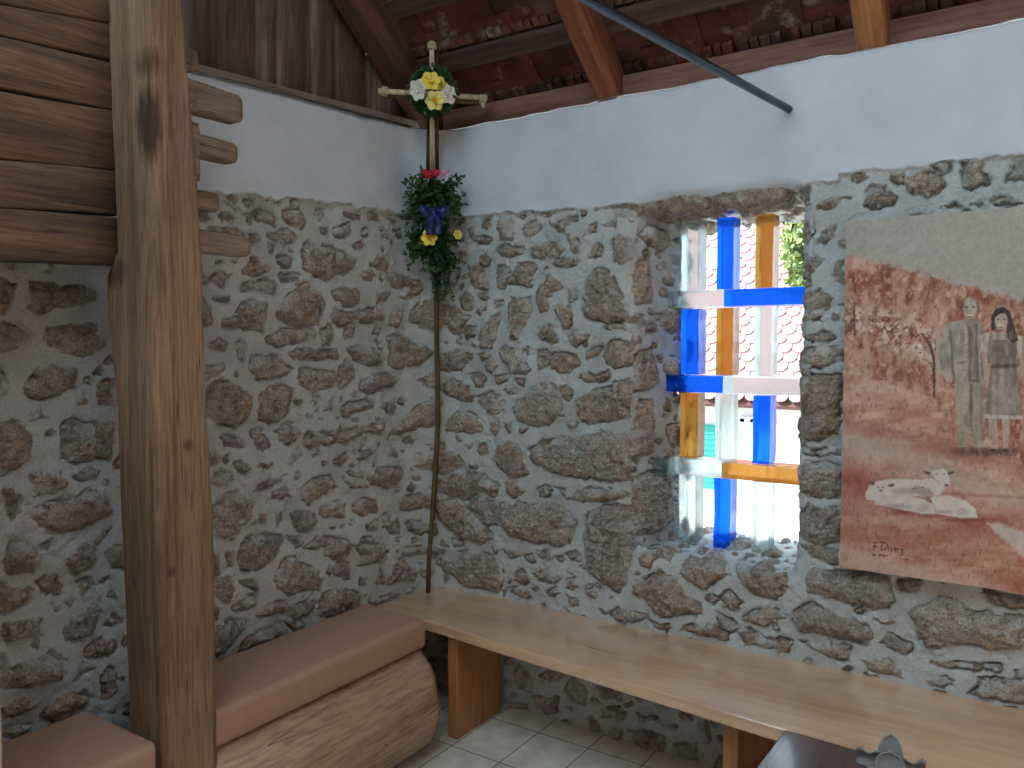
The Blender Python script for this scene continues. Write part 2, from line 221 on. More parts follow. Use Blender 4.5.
def stonefield(U, V, step, polys, seed, fill, skip=None):
    """U,V grids in metres -> height, stone mask, tone"""
    rng = np.random.RandomState(seed); nV, nU = U.shape
    wu = U+fbm(U, V, .045, 3, seed+5)*.010+fbm(U, V, .014, 2, seed+8)*.007
    wv = V+fbm(U, V, .045, 3, seed+25)*.010+fbm(U, V, .014, 2, seed+28)*.007
    D = np.full(U.shape, -1.); T = np.zeros(U.shape); SZ = np.full(U.shape, .03); ID = np.zeros(U.shape)
    u0, v0 = U[0, 0], V[0, 0]
    def put(p, k):
        lo = p.min(0)-.05; hi = p.max(0)+.05
        i0, i1 = int((lo[0]-u0)/step), int((hi[0]-u0)/step)+1; j0, j1 = int((lo[1]-v0)/step), int((hi[1]-v0)/step)+1
        i0, i1 = max(i0, 0), min(i1, nU); j0, j1 = max(j0, 0), min(j1, nV)
        if i1 <= i0 or j1 <= j0: return
        sl = (slice(j0, j1), slice(i0, i1)); d = sdf(p, wu[sl], wv[sl])
        sz = math.sqrt(max(np.ptp(p[:, 0])*np.ptp(p[:, 1]), 1e-4)); m = d > D[sl]
        tone = rng.uniform(0, 1)
        for Arr, v in ((T, tone), (SZ, sz), (ID, k)):
            a = Arr[sl]; a[m] = v
        D[sl] = np.maximum(D[sl], d)
    for k, p in enumerate(polys): put(p, k)
    k = len(polys)
    for (n, rlo, rhi, mar, zone) in fill:
        for _ in range(n):
            r = rng.uniform(rlo, rhi); cu = rng.uniform(U[0, 0], U[0, -1]); cv = rng.uniform(V[0, 0], V[-1, 0])
            if zone and not zone(cu, cv): continue
            i = min(int((cu-u0)/step), nU-1); j = min(int((cv-v0)/step), nV-1); q = int(r*1.1/step)
            loc = D[max(j-q, 0):j+q+1, max(i-q, 0):i+q+1]
            if loc.max() > -mar: continue
            put(blob(cu, cv, r, rng.uniform(1, 1.45), rng), k); k += 1
    size = np.clip((SZ-.02)/.16, 0, 1); rnd = (T*7.31) % 1
    H = .011+.024*size*(.55+.7*rnd)
    inside = np.clip(D, 0, None)
    rise = 1-np.exp(-inside/(.007+.012*size))
    rough = (fbm(U+T*9, V+ID*.37, .05, 5, seed+40, .66)*.013+(1-np.abs(fbm(U+T*5, (V+ID*.2)*1.6, .035, 3, seed+44)*2))*.005-.004)*(.6+.8*size)
    tilt = (V*0)
    hs = H*rise+rough*rise
    hm = fbm(U, V, .16, 3, seed+60)*.012+fbm(U, V, .035, 4, seed+70, .6)*.0065*np.clip(fbm(U, V, .12, 2, seed+75)*2+.8, .3, 1.6)
    gate = np.clip(fbm(U, V, .05, 2, seed+80)*3+.55, 0, 1)
    groove = np.exp(-((D+.002)/.004)**2)*.019*gate
    stone_sm = np.clip(D/.005+.75, 0, 1)*np.clip(1-np.clip(fbm(U, V, .012, 3, seed+95, .7)-.2, 0, 1)*3, .35, 1)
    smear = np.clip((fbm(U, V, .05, 5, seed+90, .6)-.06)*5, 0, 1)*np.clip(1-inside/.04, 0, 1)*.85
    h = hm+hs-groove
    return h, stone_sm*(1-smear), T, D
def set_attr(m, name, arr):
    a = m.attributes.new(name, 'FLOAT', 'POINT'); a.data.foreach_set('value', np.ascontiguousarray(arr, np.float32).ravel())
def grid_faces(nV, nU, keep=None, flip=False):
    idx = np.arange(nV*nU).reshape(nV, nU)
    q = np.stack([idx[:-1, :-1], idx[:-1, 1:], idx[1:, 1:], idx[1:, :-1]], -1).reshape(-1, 4)
    if flip: q = q[:, ::-1]
    if keep is not None: q = q[keep.ravel()]
    return q
def fast_mesh(name, V, Q, mat, attrs, parent=None):
    m = bpy.data.meshes.new(name); m.vertices.add(len(V)); m.vertices.foreach_set('co', V.astype(np.float32).ravel())
    m.loops.add(Q.size); m.loops.foreach_set('vertex_index', Q.astype(np.int32).ravel())
    m.polygons.add(len(Q)); m.polygons.foreach_set('loop_start', np.arange(0, Q.size, 4, dtype=np.int32))
    m.polygons.foreach_set('use_smooth', np.ones(len(Q), bool)); m.update(calc_edges=True)
    for k, v in attrs.items(): set_attr(m, k, v)
    o = bpy.data.objects.new(name, m); COL.objects.link(o); m.materials.append(mat)
    if parent: o.parent = parent
    return o
# stone + mortar + limewashed plaster
def wallmat():
    m, nt, b = newmat('rubble_wall'); L = nt.links
    tc = N(nt, 'ShaderNodeTexCoord')
    st = N(nt, 'ShaderNodeAttribute', attribute_name='stone'); to = N(nt, 'ShaderNodeAttribute', attribute_name='tone'); pl = N(nt, 'ShaderNodeAttribute', attribute_name='plaster')
    n1 = N(nt, 'ShaderNodeTexNoise', Scale=28., Detail=8., Roughness=.7); L.new(tc.outputs['Object'], n1.inputs[0])
    n2 = N(nt, 'ShaderNodeTexNoise', Scale=150., Detail=6., Roughness=.75); L.new(tc.outputs['Object'], n2.inputs[0])
    n3 = N(nt, 'ShaderNodeTexNoise', Scale=5., Detail=5.); L.new(tc.outputs['Object'], n3.inputs[0])
    tr = ramp(nt, to.outputs['Fac'], [(0., srgb(*C_ST[0])), (.3, srgb(*C_ST[1])), (.55, srgb(*C_ST[2])), (.8, srgb(*C_ST[3])), (1., srgb(*C_ST[4]))])
    r1 = ramp(nt, n1.outputs[0], [(.30, (.38, .32, .27, 1)), (.46, (.98, .93, .88, 1)), (.62, (1.5, 1.5, 1.5, 1))])
    nw = N(nt, 'ShaderNodeTexNoise', Scale=9., Detail=4., Roughness=.6); L.new(tc.outputs['Object'], nw.inputs[0])
    rw = ramp(nt, nw.outputs[0], [(.38, (1.06, .96, .86, 1)), (.5, (1, 1, 1, 1)), (.62, (.95, 1., 1.03, 1))])
    c = mix(nt, 1., mix(nt, 1., tr.outputs[0], rw.outputs[0], 'MULTIPLY'), r1.outputs[0], 'MULTIPLY')
    r2 = ramp(nt, n2.outputs[0], [(.34, (.42, .38, .34, 1)), (.47, (.95, .93, .9, 1)), (.62, (1.45, 1.45, 1.45, 1))])
    c = mix(nt, .8, c, r2.outputs[0], 'MULTIPLY')
    mo = ramp(nt, n3.outputs[0], [(.3, srgb(186, 187, 183)), (.6, srgb(207, 209, 206))])
    mo2 = mix(nt, .3, mo.outputs[0], r2.outputs[0], 'MULTIPLY')
    c = mix(nt, st.outputs['Fac'], mo2, c)
    pc = ramp(nt, n3.outputs[0], [(.35, srgb(200, 204, 208)), (.6, srgb(210, 214, 219))])
    c = mix(nt, pl.outputs['Fac'], c, pc.outputs[0])
    L.new(c, b.inputs['Base Color']); b.inputs['Roughness'].default_value = .9; b.inputs['Specular IOR Level'].default_value = .25
    h = mix(nt, .5, n1.outputs[0], n2.outputs[0])
    mm = N(nt, 'ShaderNodeMath', operation='MULTIPLY'); L.new(h, mm.inputs[0])
    ms = N(nt, 'ShaderNodeMapRange'); ms.inputs['To Min'].default_value = .36; ms.inputs['To Max'].default_value = 1.; L.new(st.outputs['Fac'], ms.inputs[0])
    mp = N(nt, 'ShaderNodeMapRange'); mp.inputs['To Min'].default_value = 1.; mp.inputs['To Max'].default_value = .12; L.new(pl.outputs['Fac'], mp.inputs[0])
    m2 = N(nt, 'ShaderNodeMath', operation='MULTIPLY'); L.new(ms.outputs[0], m2.inputs[0]); L.new(mp.outputs[0], m2.inputs[1])
    L.new(m2.outputs[0], mm.inputs[1]); bump(nt, b, mm.outputs[0], 1., .028)
    return m
C_ST = [(164,158,149), (190,179,165), (172,158,143), (188,167,150), (162,153,143)]
WM = wallmat()
# ------------------------------------------------------------------ the two rubble walls
R0 = .20; STEP = .0042
def fillet(u): return np.where(u < R0, R0-np.sqrt(np.clip(R0**2-(R0-np.clip(u, 0, R0))**2, 0, None)), 0)
def build_wall(side):
    u0 = R0*.19; u1 = 3.4 if side == 'R' else 3.3
    us = np.arange(u0, u1, STEP)
    ztop_f = (lambda u: 2.49+.008*fbm(u, u*0, .12, 2, 3)) if side == 'R' else (lambda u: 2.493-.060*np.clip(u, 0, 1.3)/1.185+.004*fbm(u, u*0, .1, 2, 9))
    zs = np.arange(-.02, 2.5, STEP); U, V = np.meshgrid(us, zs)
    polys = stones(side); polys = [p for p in polys if p[:, 0].max() < u1 and p[:, 1].min() > -.1]
    if side == 'R':
        zone = lambda a, b: (1.8 < a and .8 < b < 2.0) or a > 2.35 or b < .42
        zv = lambda a, b: True
        holezone = lambda a, b: not (.97 < a < 1.66 and .7 < b < 2.1)
        fill = [(500, .05, .10, .03, zone), (500, .025, .05, .02, lambda a, b: zone(a, b)), (2600, .008, .02, .012, holezone)]
        zb = 2.105-.022*np.clip((us-.3)/.5, 0, 1)*(us < 1.75)+.012*fbm(us, us*0, .05, 3, 21)-.0*us
        # dip of the rubble edge towards the window and lintel
    else:
        zone = lambda a, b: a > 1.95 or b < .45
        fill = [(500, .05, .10, .03, zone), (400, .025, .05, .02, zone), (2600, .008, .02, .012, None)]
        zb = np.interp(us, [0, .1, .7, 1.15, 2, 3.2], [2.125, 2.12, 2.09, 2.055, 2.06, 2.06])+.012*fbm(us, us*0, .05, 3, 22)
    h, S, T, D = stonefield(U, V, STEP, polys, 3 if side == 'R' else 91, fill)
    ZB = np.broadcast_to(zb, U.shape)
    wob = fbm(U, V, .02, 2, 33)*.004
    pl = np.clip((V-ZB+wob)/.004+.5, 0, 1)
    ph = fbm(U, V, .5, 3, 50)*.008+fbm(U, V, .06, 3, 51)*.0016+.012
    lip = np.exp(-((V-ZB)/.010)**2)*.006*np.clip(fbm(U, V, .07, 2, 52)*2+.4, 0, 1)
    h = h*(1-pl)+ph*pl+lip
    h = h-.02*np.clip((.45-V)/.45, 0, 1)*0
    S = S*(1-pl)
    ZT = ztop_f(U)
    Vz = np.minimum(V, ZT)
    h = np.where(V > ZT-.02, h-np.clip((V-(ZT-.02))/.02, 0, 1)**2*.012, h)
    keep = np.ones((len(zs)-1, len(us)-1), bool)
    keep &= ~((V > ZT+STEP)[:-1, :-1])
    if side == 'R':
        Uc = U[:-1, :-1]+STEP/2; Vc = V[:-1, :-1]+STEP/2
        keep &= hole_d(Uc, Vc) < -.004
        # roll the face back into the opening
        hd = hole_d(U, V); h = h-np.clip(1-(-hd)/.05, 0, 1)**2*.035*((hd < 0) | True)
    off = h+fillet(U)
    if side == 'R': co = np.stack([U, -off, Vz], -1)
    else: co = np.stack([off, -U, Vz], -1)
    co = co.reshape(-1, 3); Q = grid_faces(len(zs), len(us), keep, flip=(side == 'L'))
    A_ = dict(stone=S.ravel(), tone=T.ravel(), plaster=np.array(pl).ravel())
    parts = [(co, Q, A_)]
    # top surface going back, and the outer face
    n = len(us); zt = ztop_f(us); rows = []
    for dep, dz in ((-.012, 0), (.02, .004), (.2, .006), (.45, 0), (.45, -2.6)):
        rows.append(np.stack([us, np.full(n, dep), zt+dz], -1) if side == 'R' else np.stack([np.full(n, -dep), -us, zt+dz], -1))
    if True:
        top = np.array(rows[:4]).reshape(-1, 3)
        Qt = grid_faces(4, n, None, flip=(side == 'L'))
        parts.append((top, Qt, dict(stone=np.zeros(len(top)), tone=np.zeros(len(top)), plaster=np.ones(len(top)))))
    if side == 'L':
        cv = np.array([(-.45, .45, -.1), (-.45, -4.5, -.1), (-.45, -4.5, 2.44), (-.45, .45, 2.49), (.02, .45, -.1), (.02, .45, 2.49), (-.02, 0.02, -.1), (-.02, -4.5, -.1), (-.02, -4.5, 2.40), (-.02, .02, 2.44)], float)
        parts.append((cv, np.array([(0, 1, 2, 3), (0, 3, 5, 4), (6, 7, 8, 9)]), dict(stone=np.zeros(10), tone=np.zeros(10), plaster=np.zeros(10))))
    return parts
# window opening (front outline at Y=0)
WX0, WX1, WZ0, WZ1 = 1.015, 1.632, .765, 2.075
def hole_d(U, V):
    r = .05; cx = (WX0+WX1)/2; cz = (WZ0+WZ1)/2
    u = U+fbm(U, V, .09, 3, 77)*.014; v = V+fbm(U, V, .12, 3, 78)*.014
    qx = np.abs(u-cx)-((WX1-WX0)/2-r); qy = np.abs(v-cz)-((WZ1-WZ0)/2-r)
    d = np.hypot(np.clip(qx, 0, None), np.clip(qy, 0, None))+np.minimum(np.maximum(qx, qy), 0)-r
    return -d          # positive inside the opening
def reveal():
    """splayed stone reveal from the wall face back to Y=.42"""
    YB = .42; out = []
    def patch(p00, p10, p01, p11, nrm, seed, polys, nu, nv):
        # p(u,v): u from front to back, v along the edge
        p00, p10, p01, p11, nrm = map(lambda a: np.array(a, float), (p00, p10, p01, p11, nrm))
        lu = np.linalg.norm(p10-p00); lv = np.linalg.norm(p01-p00)
        us = np.arange(0, lu+STEP, STEP); vs = np.arange(0, lv+STEP, STEP); U, V = np.meshgrid(us, vs)
        h, S, T, D = stonefield(U, V, STEP, polys, seed, [(200, .05, .09, .025, None), (200, .02, .04, .015, None), (300, .008, .015, .01, None)])
        s = (U/us[-1])[..., None]; t = (V/vs[-1])[..., None]
        co = p00*(1-s)*(1-t)+p10*s*(1-t)+p01*(1-s)*t+p11*s*t
        edge = np.clip(1-U/.05, 0, 1)**2*.03
        co = co+nrm*(h-edge)[..., None]
        Q = grid_faces(len(vs), len(us), None)
        out.append((co.reshape(-1, 3), Q, dict(stone=S.ravel(), tone=T.ravel(), plaster=np.zeros(S.size))))
    x0, x1, z0, z1 = WX0-.012, WX1+.012, WZ0-.012, WZ1+.012
    bx0, bx1, bz0, bz1 = 1.105, 1.66, .775, 2.03
    blk = [np.array([(.02, .10), (.02, .30), (.10, .34), (.22, .33), (.24, .12), (.14, .08)]), np.array([(.0, .40), (.05, .62), (.12, .63), (.13, .42)]),
           np.array([(.03, .66), (.02, .80), (.12, .84), (.16, .70)]), np.array([(.02, 1.0), (.03, 1.17), (.1, 1.19), (.11, 1.02)])]
    e = .04
    patch((x0, 0, z0-e), (bx0, .25, bz0-e), (x0, 0, z1+e), (bx0, .25, bz1+e), (.92, -.35, 0), 201, blk, 0, 0)
    patch((bx0, .25, bz0-e), (bx0-.02, YB, bz0-e), (bx0, .25, bz1+e), (bx0-.02, YB, bz1+e), (1, 0, 0), 202, [], 0, 0)
    patch((x1, 0, z1+e), (bx1, YB, bz1+e), (x1, 0, z0-e), (bx1, YB, bz0-e), (-1, 0, 0), 203, [], 0, 0)
    patch((x0-e, 0, z1), (bx0-e, YB, bz1), (x1+e, 0, z1), (bx1+e, YB, bz1), (0, 0, -1), 204, [np.array([(.0, .03), (.0, .32), (.2, .35), (.22, .05)]), np.array([(.0, .36), (.0, .62), (.2, .6), (.2, .38)])], 0, 0)
    patch((x1+e, 0, z0), (bx1+e, YB, bz0), (x0-e, 0, z0), (bx0-e, YB, bz0), (0, 0, 1), 205, [], 0, 0)
    return out
def join_parts(name, parts, mat):
    V = []; Q = []; A_ = dict(stone=[], tone=[], plaster=[]); n = 0
    for v, q, a in parts:
        V.append(v); Q.append(q+n); n += len(v)
        for k in A_: A_[k].append(a[k])
    return fast_mesh(name, np.concatenate(V), np.concatenate(Q), mat, {k: np.concatenate(v) for k, v in A_.items()})
wr = join_parts('wall_right', build_wall('R')+reveal(), WM); tag(wr, kind='structure')
wl = join_parts('wall_left', build_wall('L'), WM); tag(wl, kind='structure')
# ------------------------------------------------------------------ floor
def floormat():
    m, nt, b = newmat('floor_tiles'); L = nt.links; tc = N(nt, 'ShaderNodeTexCoord')
    mp = N(nt, 'ShaderNodeMapping'); mp.inputs['Location'].default_value = (-.23, .41, 0)
    L.new(tc.outputs['Object'], mp.inputs[0])
    br = N(nt, 'ShaderNodeTexBrick', Scale=1.); br.offset = 0; br.inputs['Brick Width'].default_value = .225; br.inputs['Row Height'].default_value = .275
    br.inputs['Mortar Size'].default_value = .003; br.inputs['Mortar Smooth'].default_value = .3
    br.inputs['Color1'].default_value = srgb(226, 220, 208); br.inputs['Color2'].default_value = srgb(208, 198, 184); br.inputs['Mortar'].default_value = srgb(120, 112, 102)
    L.new(mp.outputs[0], br.inputs[0])
    n = N(nt, 'ShaderNodeTexNoise', Scale=14., Detail=8.); L.new(tc.outputs['Object'], n.inputs[0])
    r = ramp(nt, n.outputs[0], [(.3, (.82, .78, .74, 1)), (.65, (1.05, 1.05, 1.05, 1))])
    c = mix(nt, 1., br.outputs['Color'], r.outputs[0], 'MULTIPLY'); L.new(c, b.inputs['Base Color']); b.inputs['Roughness'].default_value = .55
    bump(nt, b, br.outputs['Fac'], -.4, .004); return m
fl = MB().box((-.6, -4.5, -.1), (4.6, .5, 0)).build('floor', floormat(), smooth=False); tag(fl, kind='structure')
# ------------------------------------------------------------------ woods
BENCH = wood('oak_bench', [srgb(212,164,124), srgb(230,188,150), srgb(238,202,168)], 0, 5, .10, .38, 1., .08, 36, crack=.0, fc=(.84, .80, .76, 1))
def bench_streaks(m):
    nt = m.node_tree; b = nt.nodes['Principled BSDF']; src = b.inputs['Base Color'].links[0].from_socket
    tc = N(nt, 'ShaderNodeTexCoord'); mp = N(nt, 'ShaderNodeMapping'); mp.inputs['Scale'].default_value = (.28, 2.6, 1); nt.links.new(tc.outputs['Object'], mp.inputs[0])
    n = N(nt, 'ShaderNodeTexNoise', Scale=6., Detail=5., Distortion=.8); nt.links.new(mp.outputs[0], n.inputs[0])
    r_ = ramp(nt, n.outputs[0], [(.27, (.55, .42, .36, 1)), (.32, (1, 1, 1, 1)), (.62, (1, 1, 1, 1)), (.72, (.93, .86, .80, 1))])
    nt.links.new(mix(nt, 1., src, r_.outputs[0], 'MULTIPLY'), b.inputs['Base Color'])
bench_streaks(BENCH)
BENCHY = wood('oak_panel', [srgb(150,100,58), srgb(178,122,74), srgb(192,138,88)], 2, 7, .12, .5, .1, .12, 50, fc=(.75, .7, .66, 1))
POST = wood('hewn_oak', [srgb(112,82,60), srgb(156,122,92), srgb(176,144,112)], 2, 11, .05, .8, 0, .9, 150, crack=1., fc=(.30, .25, .21, 1))
def knots(m, spots):
    nt = m.node_tree; b = nt.nodes['Principled BSDF']; src = b.inputs['Base Color'].links[0].from_socket; tc = N(nt, 'ShaderNodeTexCoord')
    mz = N(nt, 'ShaderNodeMapping'); mz.inputs['Scale'].default_value = (1, 1, .12); nt.links.new(tc.outputs['Object'], mz.inputs[0]); nz = N(nt, 'ShaderNodeTexNoise', Scale=75., Detail=4.); nt.links.new(mz.outputs[0], nz.inputs[0])
    for (x, y, z, ry, rz, dark) in spots:
        mp = N(nt, 'ShaderNodeMapping'); mp.inputs['Scale'].default_value = (1/.08, 1/ry, 1/rz); mp.inputs['Location'].default_value = (-x/.08, -y/ry, -z/rz); nt.links.new(tc.outputs['Object'], mp.inputs[0])
        g = N(nt, 'ShaderNodeTexGradient', gradient_type='SPHERICAL'); nt.links.new(mp.outputs[0], g.inputs[0])
        mm = N(nt, 'ShaderNodeMath', operation='MULTIPLY'); nt.links.new(g.outputs['Fac'], mm.inputs[0]); nt.links.new(nz.outputs[0], mm.inputs[1])
        r_ = ramp(nt, mm.outputs[0], [(.08, (1, 1, 1, 1)), (.30, (dark, dark*.75, dark*.6, 1))])
        src = mix(nt, 1., src, r_.outputs[0], 'MULTIPLY')
    nt.links.new(src, b.inputs['Base Color'])
knots(POST, [(.40, -1.585, 2.12, .035, .15, .2), (.40, -1.58, 2.27, .03, .06, .4), (.42, -1.50, 1.28, .025, .03, .4), (.42, -1.56, .95, .02, .02, .5), (.25, -1.6, 1.74, .04, .06, .5)])
PLANK = wood('aged_plank', [srgb(78,56,40), srgb(116,86,60), srgb(140,108,80)], 1, 10, .06, .8, 0, .7, 110, crack=.6, fc=(.34, .28, .24, 1))
LOG = wood('debarked_log', [srgb(156,124,94), srgb(186,152,122), srgb(200,170,142)], 1, 6, .10, .75, 0, .5, 80, crack=1.)
GABLE = wood('gable_board', [srgb(76,54,48), srgb(116,90,82), srgb(166,144,134)], 2, 6, .10, .8, 0, .5, 45)
RAFT = wood('rafter_timber', [srgb(92,54,34), srgb(138,86,54), srgb(164,108,72)], 1, 9, .08, .8, 0, .6, 50, crack=1., rot=math.atan(.8), fc=(.34, .28, .24, 1))
RAFTD = wood('dark_rafter_timber', [srgb(78,48,40), srgb(112,72,60), srgb(128,86,72)], 1, 9, .08, .8, 0, .6, 50, crack=.8, rot=math.atan(.8), fc=(.34, .28, .24, 1))
RAFTL = wood('light_rafter_timber', [srgb(116,72,40), srgb(164,110,66), srgb(188,134,86)], 1, 9, .08, .8, 0, .6, 50, crack=.8, rot=math.atan(.8), fc=(.34, .28, .24, 1))
BATTEN = wood('batten_wood', [srgb(70,50,44), srgb(94,70,62), srgb(116,92,84)], 0, 9, .06, .8, 0, .4, 60)
TENON = wood('weathered_tenon', [srgb(116,94,76), srgb(156,132,112), srgb(176,154,134)], 1, 10, .08, .8, 0, .6, 110, crack=.8)
TABLE = wood('dark_table_top', [srgb(74,58,52), srgb(94,76,68), srgb(108,88,80)], 1, 7, .08, .35, .5, .12, 50)
def loftbeam(mb, p0, p1, hu, hv, u, v, r=.02, seg=14, jit=.02, seed=0, taper=1):
    p0, p1, u, v = (np.array(a, float) for a in (p0, p1, u, v)); rings = []
    rg = np.random.RandomState(seed); k = rg.uniform(0, 10, 4)
    base = None
    for i in range(seg+1):
        t = i/seg; c = p0*(1-t)+p1*t; s = 1-(1-taper)*t
        e = 1-.25*(1 if i in (0, seg) else 0)*min(1, r/hu)
        w1 = 1+jit*math.sin(k[0]+t*7)+jit*.6*math.sin(k[1]+t*17); w2 = 1+jit*math.sin(k[2]+t*6)+jit*.6*math.sin(k[3]+t*13)
        c = c+u*hu*jit*.5*math.sin(k[1]+t*5)
        rings.append(rring(c, u, v, hu*s*w1*e, hv*s*w2*e, min(r, hu*.6, hv*.6), 3, jit*.25))
    return mb.loft(rings)
# ------------------------------------------------------------------ post and plank partition
tp = empty('timber_partition', (.33, -1.52, 0)); tag(tp, 'hewn oak post carrying horizontal aged planks above the left seat', 'wooden partition')
mb = MB(); rings = []
data = [(0, 138, 206, 213), ]
for z in np.linspace(0, 3.3, 56):
    # right limit, arris and left limit of the post as they lean in the photo
    yr = float(np.interp(z, [0, 1.1, 1.8, 2.3, 3.3], [-1.425, -1.425, -1.444, -1.482, -1.53]))-.004*math.sin(z*5); yl = -1.592+.006*math.sin(z*3.1+1); xf = .42+.004*math.sin(z*4)
    xb = float(np.interp(z, [0, 1.0, 1.4, 1.66, 1.75, 1.80, 2.3, 3.3], [.247, .245, .236, .190, .196, .240, .216, .20]))
    cx, cy = (xf+xb)/2, (yr+yl)/2
    rings.append(rring((cx, cy, z), (1, 0, 0), (0, 1, 0), (xf-xb)/2, (yr-yl)/2, .018, 3, .012))
post = MB().loft(rings).build('post', POST, tp)
def zpl(px0, px1):  # plank border: height at the left frame edge and at the post
    return onx(*px0, .235), onx(*px1, .235)
bord = [((0, -70), (107, -30)), ((0, -22), (107, 0)), ((0, 3), (107, 23)), ((0, 36), (108, 60)), ((0, 89), (112, 109)), ((0, 158), (118, 171)), ((0, 208), (120, 216)), ((0, 263), (122, 265))]
bz = [zpl(*b) for b in bord]
for i in range(len(bz)-1):
    (a0, a1), (c0, c1) = bz[i], bz[i+1]; gap = .0022
    def line(q0, q1, Y): t = (Y-q0[1])/(q1[1]-q0[1]); return q0[2]*(1-t)+q1[2]*t
    rings = []
    rr_ = random.Random(i)
    for Y in np.linspace(-4.3, -1.56, 24):
        zt, zb_ = line(a0, a1, max(Y, -2.3))-gap, line(c0, c1, max(Y, -2.3))+gap
        w = .003*math.sin(Y*9+i*2)
        rings.append(rring((.200+.002*math.sin(i*3+Y*2)+(.004 if i % 2 else 0), Y, (zt+zb_)/2+w), (1, 0, 0), (0, 0, 1), .033, (zt-zb_)/2, .006, 3, .004))
    MB().loft(rings).build('plank', PLANK, tp)
MB().box((-.0, -4.3, 1.803), (.17, -1.60, 1.83)).build('niche_shade_board', PLANK, tp, smooth=False, bevel=.003)  # hidden board added to keep top light out of the niche
tenons = [((195,109), 240, 95, 125, 'l'), ((195,155), 235, 143, 165, 'l'), ((195,203), 217, 193, 213, ''), ((197,247), 248, 236, 258, ''), ((190,62), 196, 50, 73, 'g')]
for (cx, cy), xe, yt, yb, f in tenons:
    t = onx(xe, yt, .27); b_ = onx(xe, yb, .27); ye = t[1]; hz = (t[2]-b_[2])/2; zc = (t[2]+b_[2])/2
    mb = MB(); rings = []
    for k, Y in enumerate([-1.50, -1.43, -1.38, -1.33, ye-.03, ye-.012, ye]):
        s = [1, 1, 1.0, .97, .95, .93, .80][k]
        if Y > ye: continue
        rings.append(rring((.255, Y, zc), (1, 0, 0), (0, 0, 1), .032*s, hz*s, .014, 3, .03))
    mb.loft(rings).build('tenon', TENON, tp)
for (x, yt, yb) in ((190, 82, 112), (193, 124, 181), (191, 222, 242)):
    t = onx(x+5, yt, .33); b_ = onx(x+5, yb, .33)
    loftbeam(MB(), (.32, t[1]-.03, b_[2]), (.32, t[1]-.03, t[2]), .02, .032, (1, 0, 0), (0, 1, 0), .008, 6, .03, 5).build('wedge', TENON, tp)
# ------------------------------------------------------------------ cushions
LEATH = plain('tan_leatherette', srgb(180, 138, 112), .45, .4, .12, 180, .06)
def cushion(x0, x1, y0, y1, z0, z1, label):
    nx, ny = 26, 40; R = .022
    V = []; Fc = []
    mb = MB(); L = 14; rings = []
    cx, cz = (x0+x1)/2, (z0+z1)/2; hx, hz = (x1-x0)/2, (z1-z0)/2
    ys = np.concatenate([y0+R*(1-np.cos(np.linspace(0, math.pi/2, 6))), np.linspace(y0+R, y1-R, 12)[1:-1], y1-R+R*np.sin(np.linspace(0, math.pi/2, 6))])
    for Y in ys:
        d = min(Y-y0, y1-Y); ins = R-math.sqrt(max(R*R-(R-min(d, R))**2, 0)) if d < R else 0
        puff = .006*math.sin(math.pi*(Y-y0)/(y1-y0))**.5
        r = rring((cx, Y, cz), (1, 0, 0), (0, 0, 1), hx-ins, hz-ins, max(R-ins, .004), 5)
        rings.append([p+np.array([0, 0, puff*(1-((p[0]-cx)/hx)**2)*(1 if p[2] > cz else 0)]) for p in r])
    o = mb.loft(rings).build('seat_cushion', LEATH)
    # seam piping around the top edge
    pts = []
    for s in np.linspace(0, 1, 41):
        pass
    return tag(o, label, 'cushion', 'tan seat cushions')
cushion(.085, .408, -1.437, -.495, .405, .518, 'long tan padded cushion lying on the pale log in the corner')
PYF = .56; PYY = onx(1.2, 700, PYF)[1]
cushion(.085, .428, PYY+.01, -1.612, .405, .518, 'tan padded cushion left of the wooden post, below the planks')
# ------------------------------------------------------------------ log seats
def logseat(y0, y1, label, seed):
    rg = np.random.RandomState(seed); rings = []
    for Y in np.linspace(y0, y1, 40):
        t = (Y-y0)/(y1-y0); e = 1
        dd = min(y1-Y, Y-y0); e = 1-.035*math.exp(-dd/.012)
        r = []
        for a in np.linspace(0, 2*math.pi, 40, endpoint=False):
            R_ = .240*(1+.02*math.sin(3*a+t*4)+.012*math.sin(7*a-t*9)+.010*math.sin(11*a+t*15))*e
            x = .245+R_*math.cos(a)*1.02; z = .208+R_*math.sin(a)
            z = min(z, .398+.001*math.sin(Y*9)); z = max(z, .003)
            r.append((x, Y, z))
        rings.append(r)
    o = MB().loft(rings).build('log_seat', LOG); return tag(o, label, 'log bench', 'flattened log seats')
logseat(-1.437, -.51, 'pale debarked log with flattened top carrying the long cushion beside the oak bench', 3)
logseat(PYY+.01, -1.612, 'pale log under the cushion left of the wooden post', 4)
PALEW = wood('pale_partition_wood', [srgb(170,140,108), srgb(200,172,140), srgb(214,190,160)], 2, 9, .06, .7, 0, .4, 90)
MB().box((.03, PYY-.03, 0), (PYF, PYY, 1.755)).build('end_shade_panel', PALEW, tp, smooth=False, bevel=.004)  # pale front edge shows at frame edge; panel depth added to shade the niche
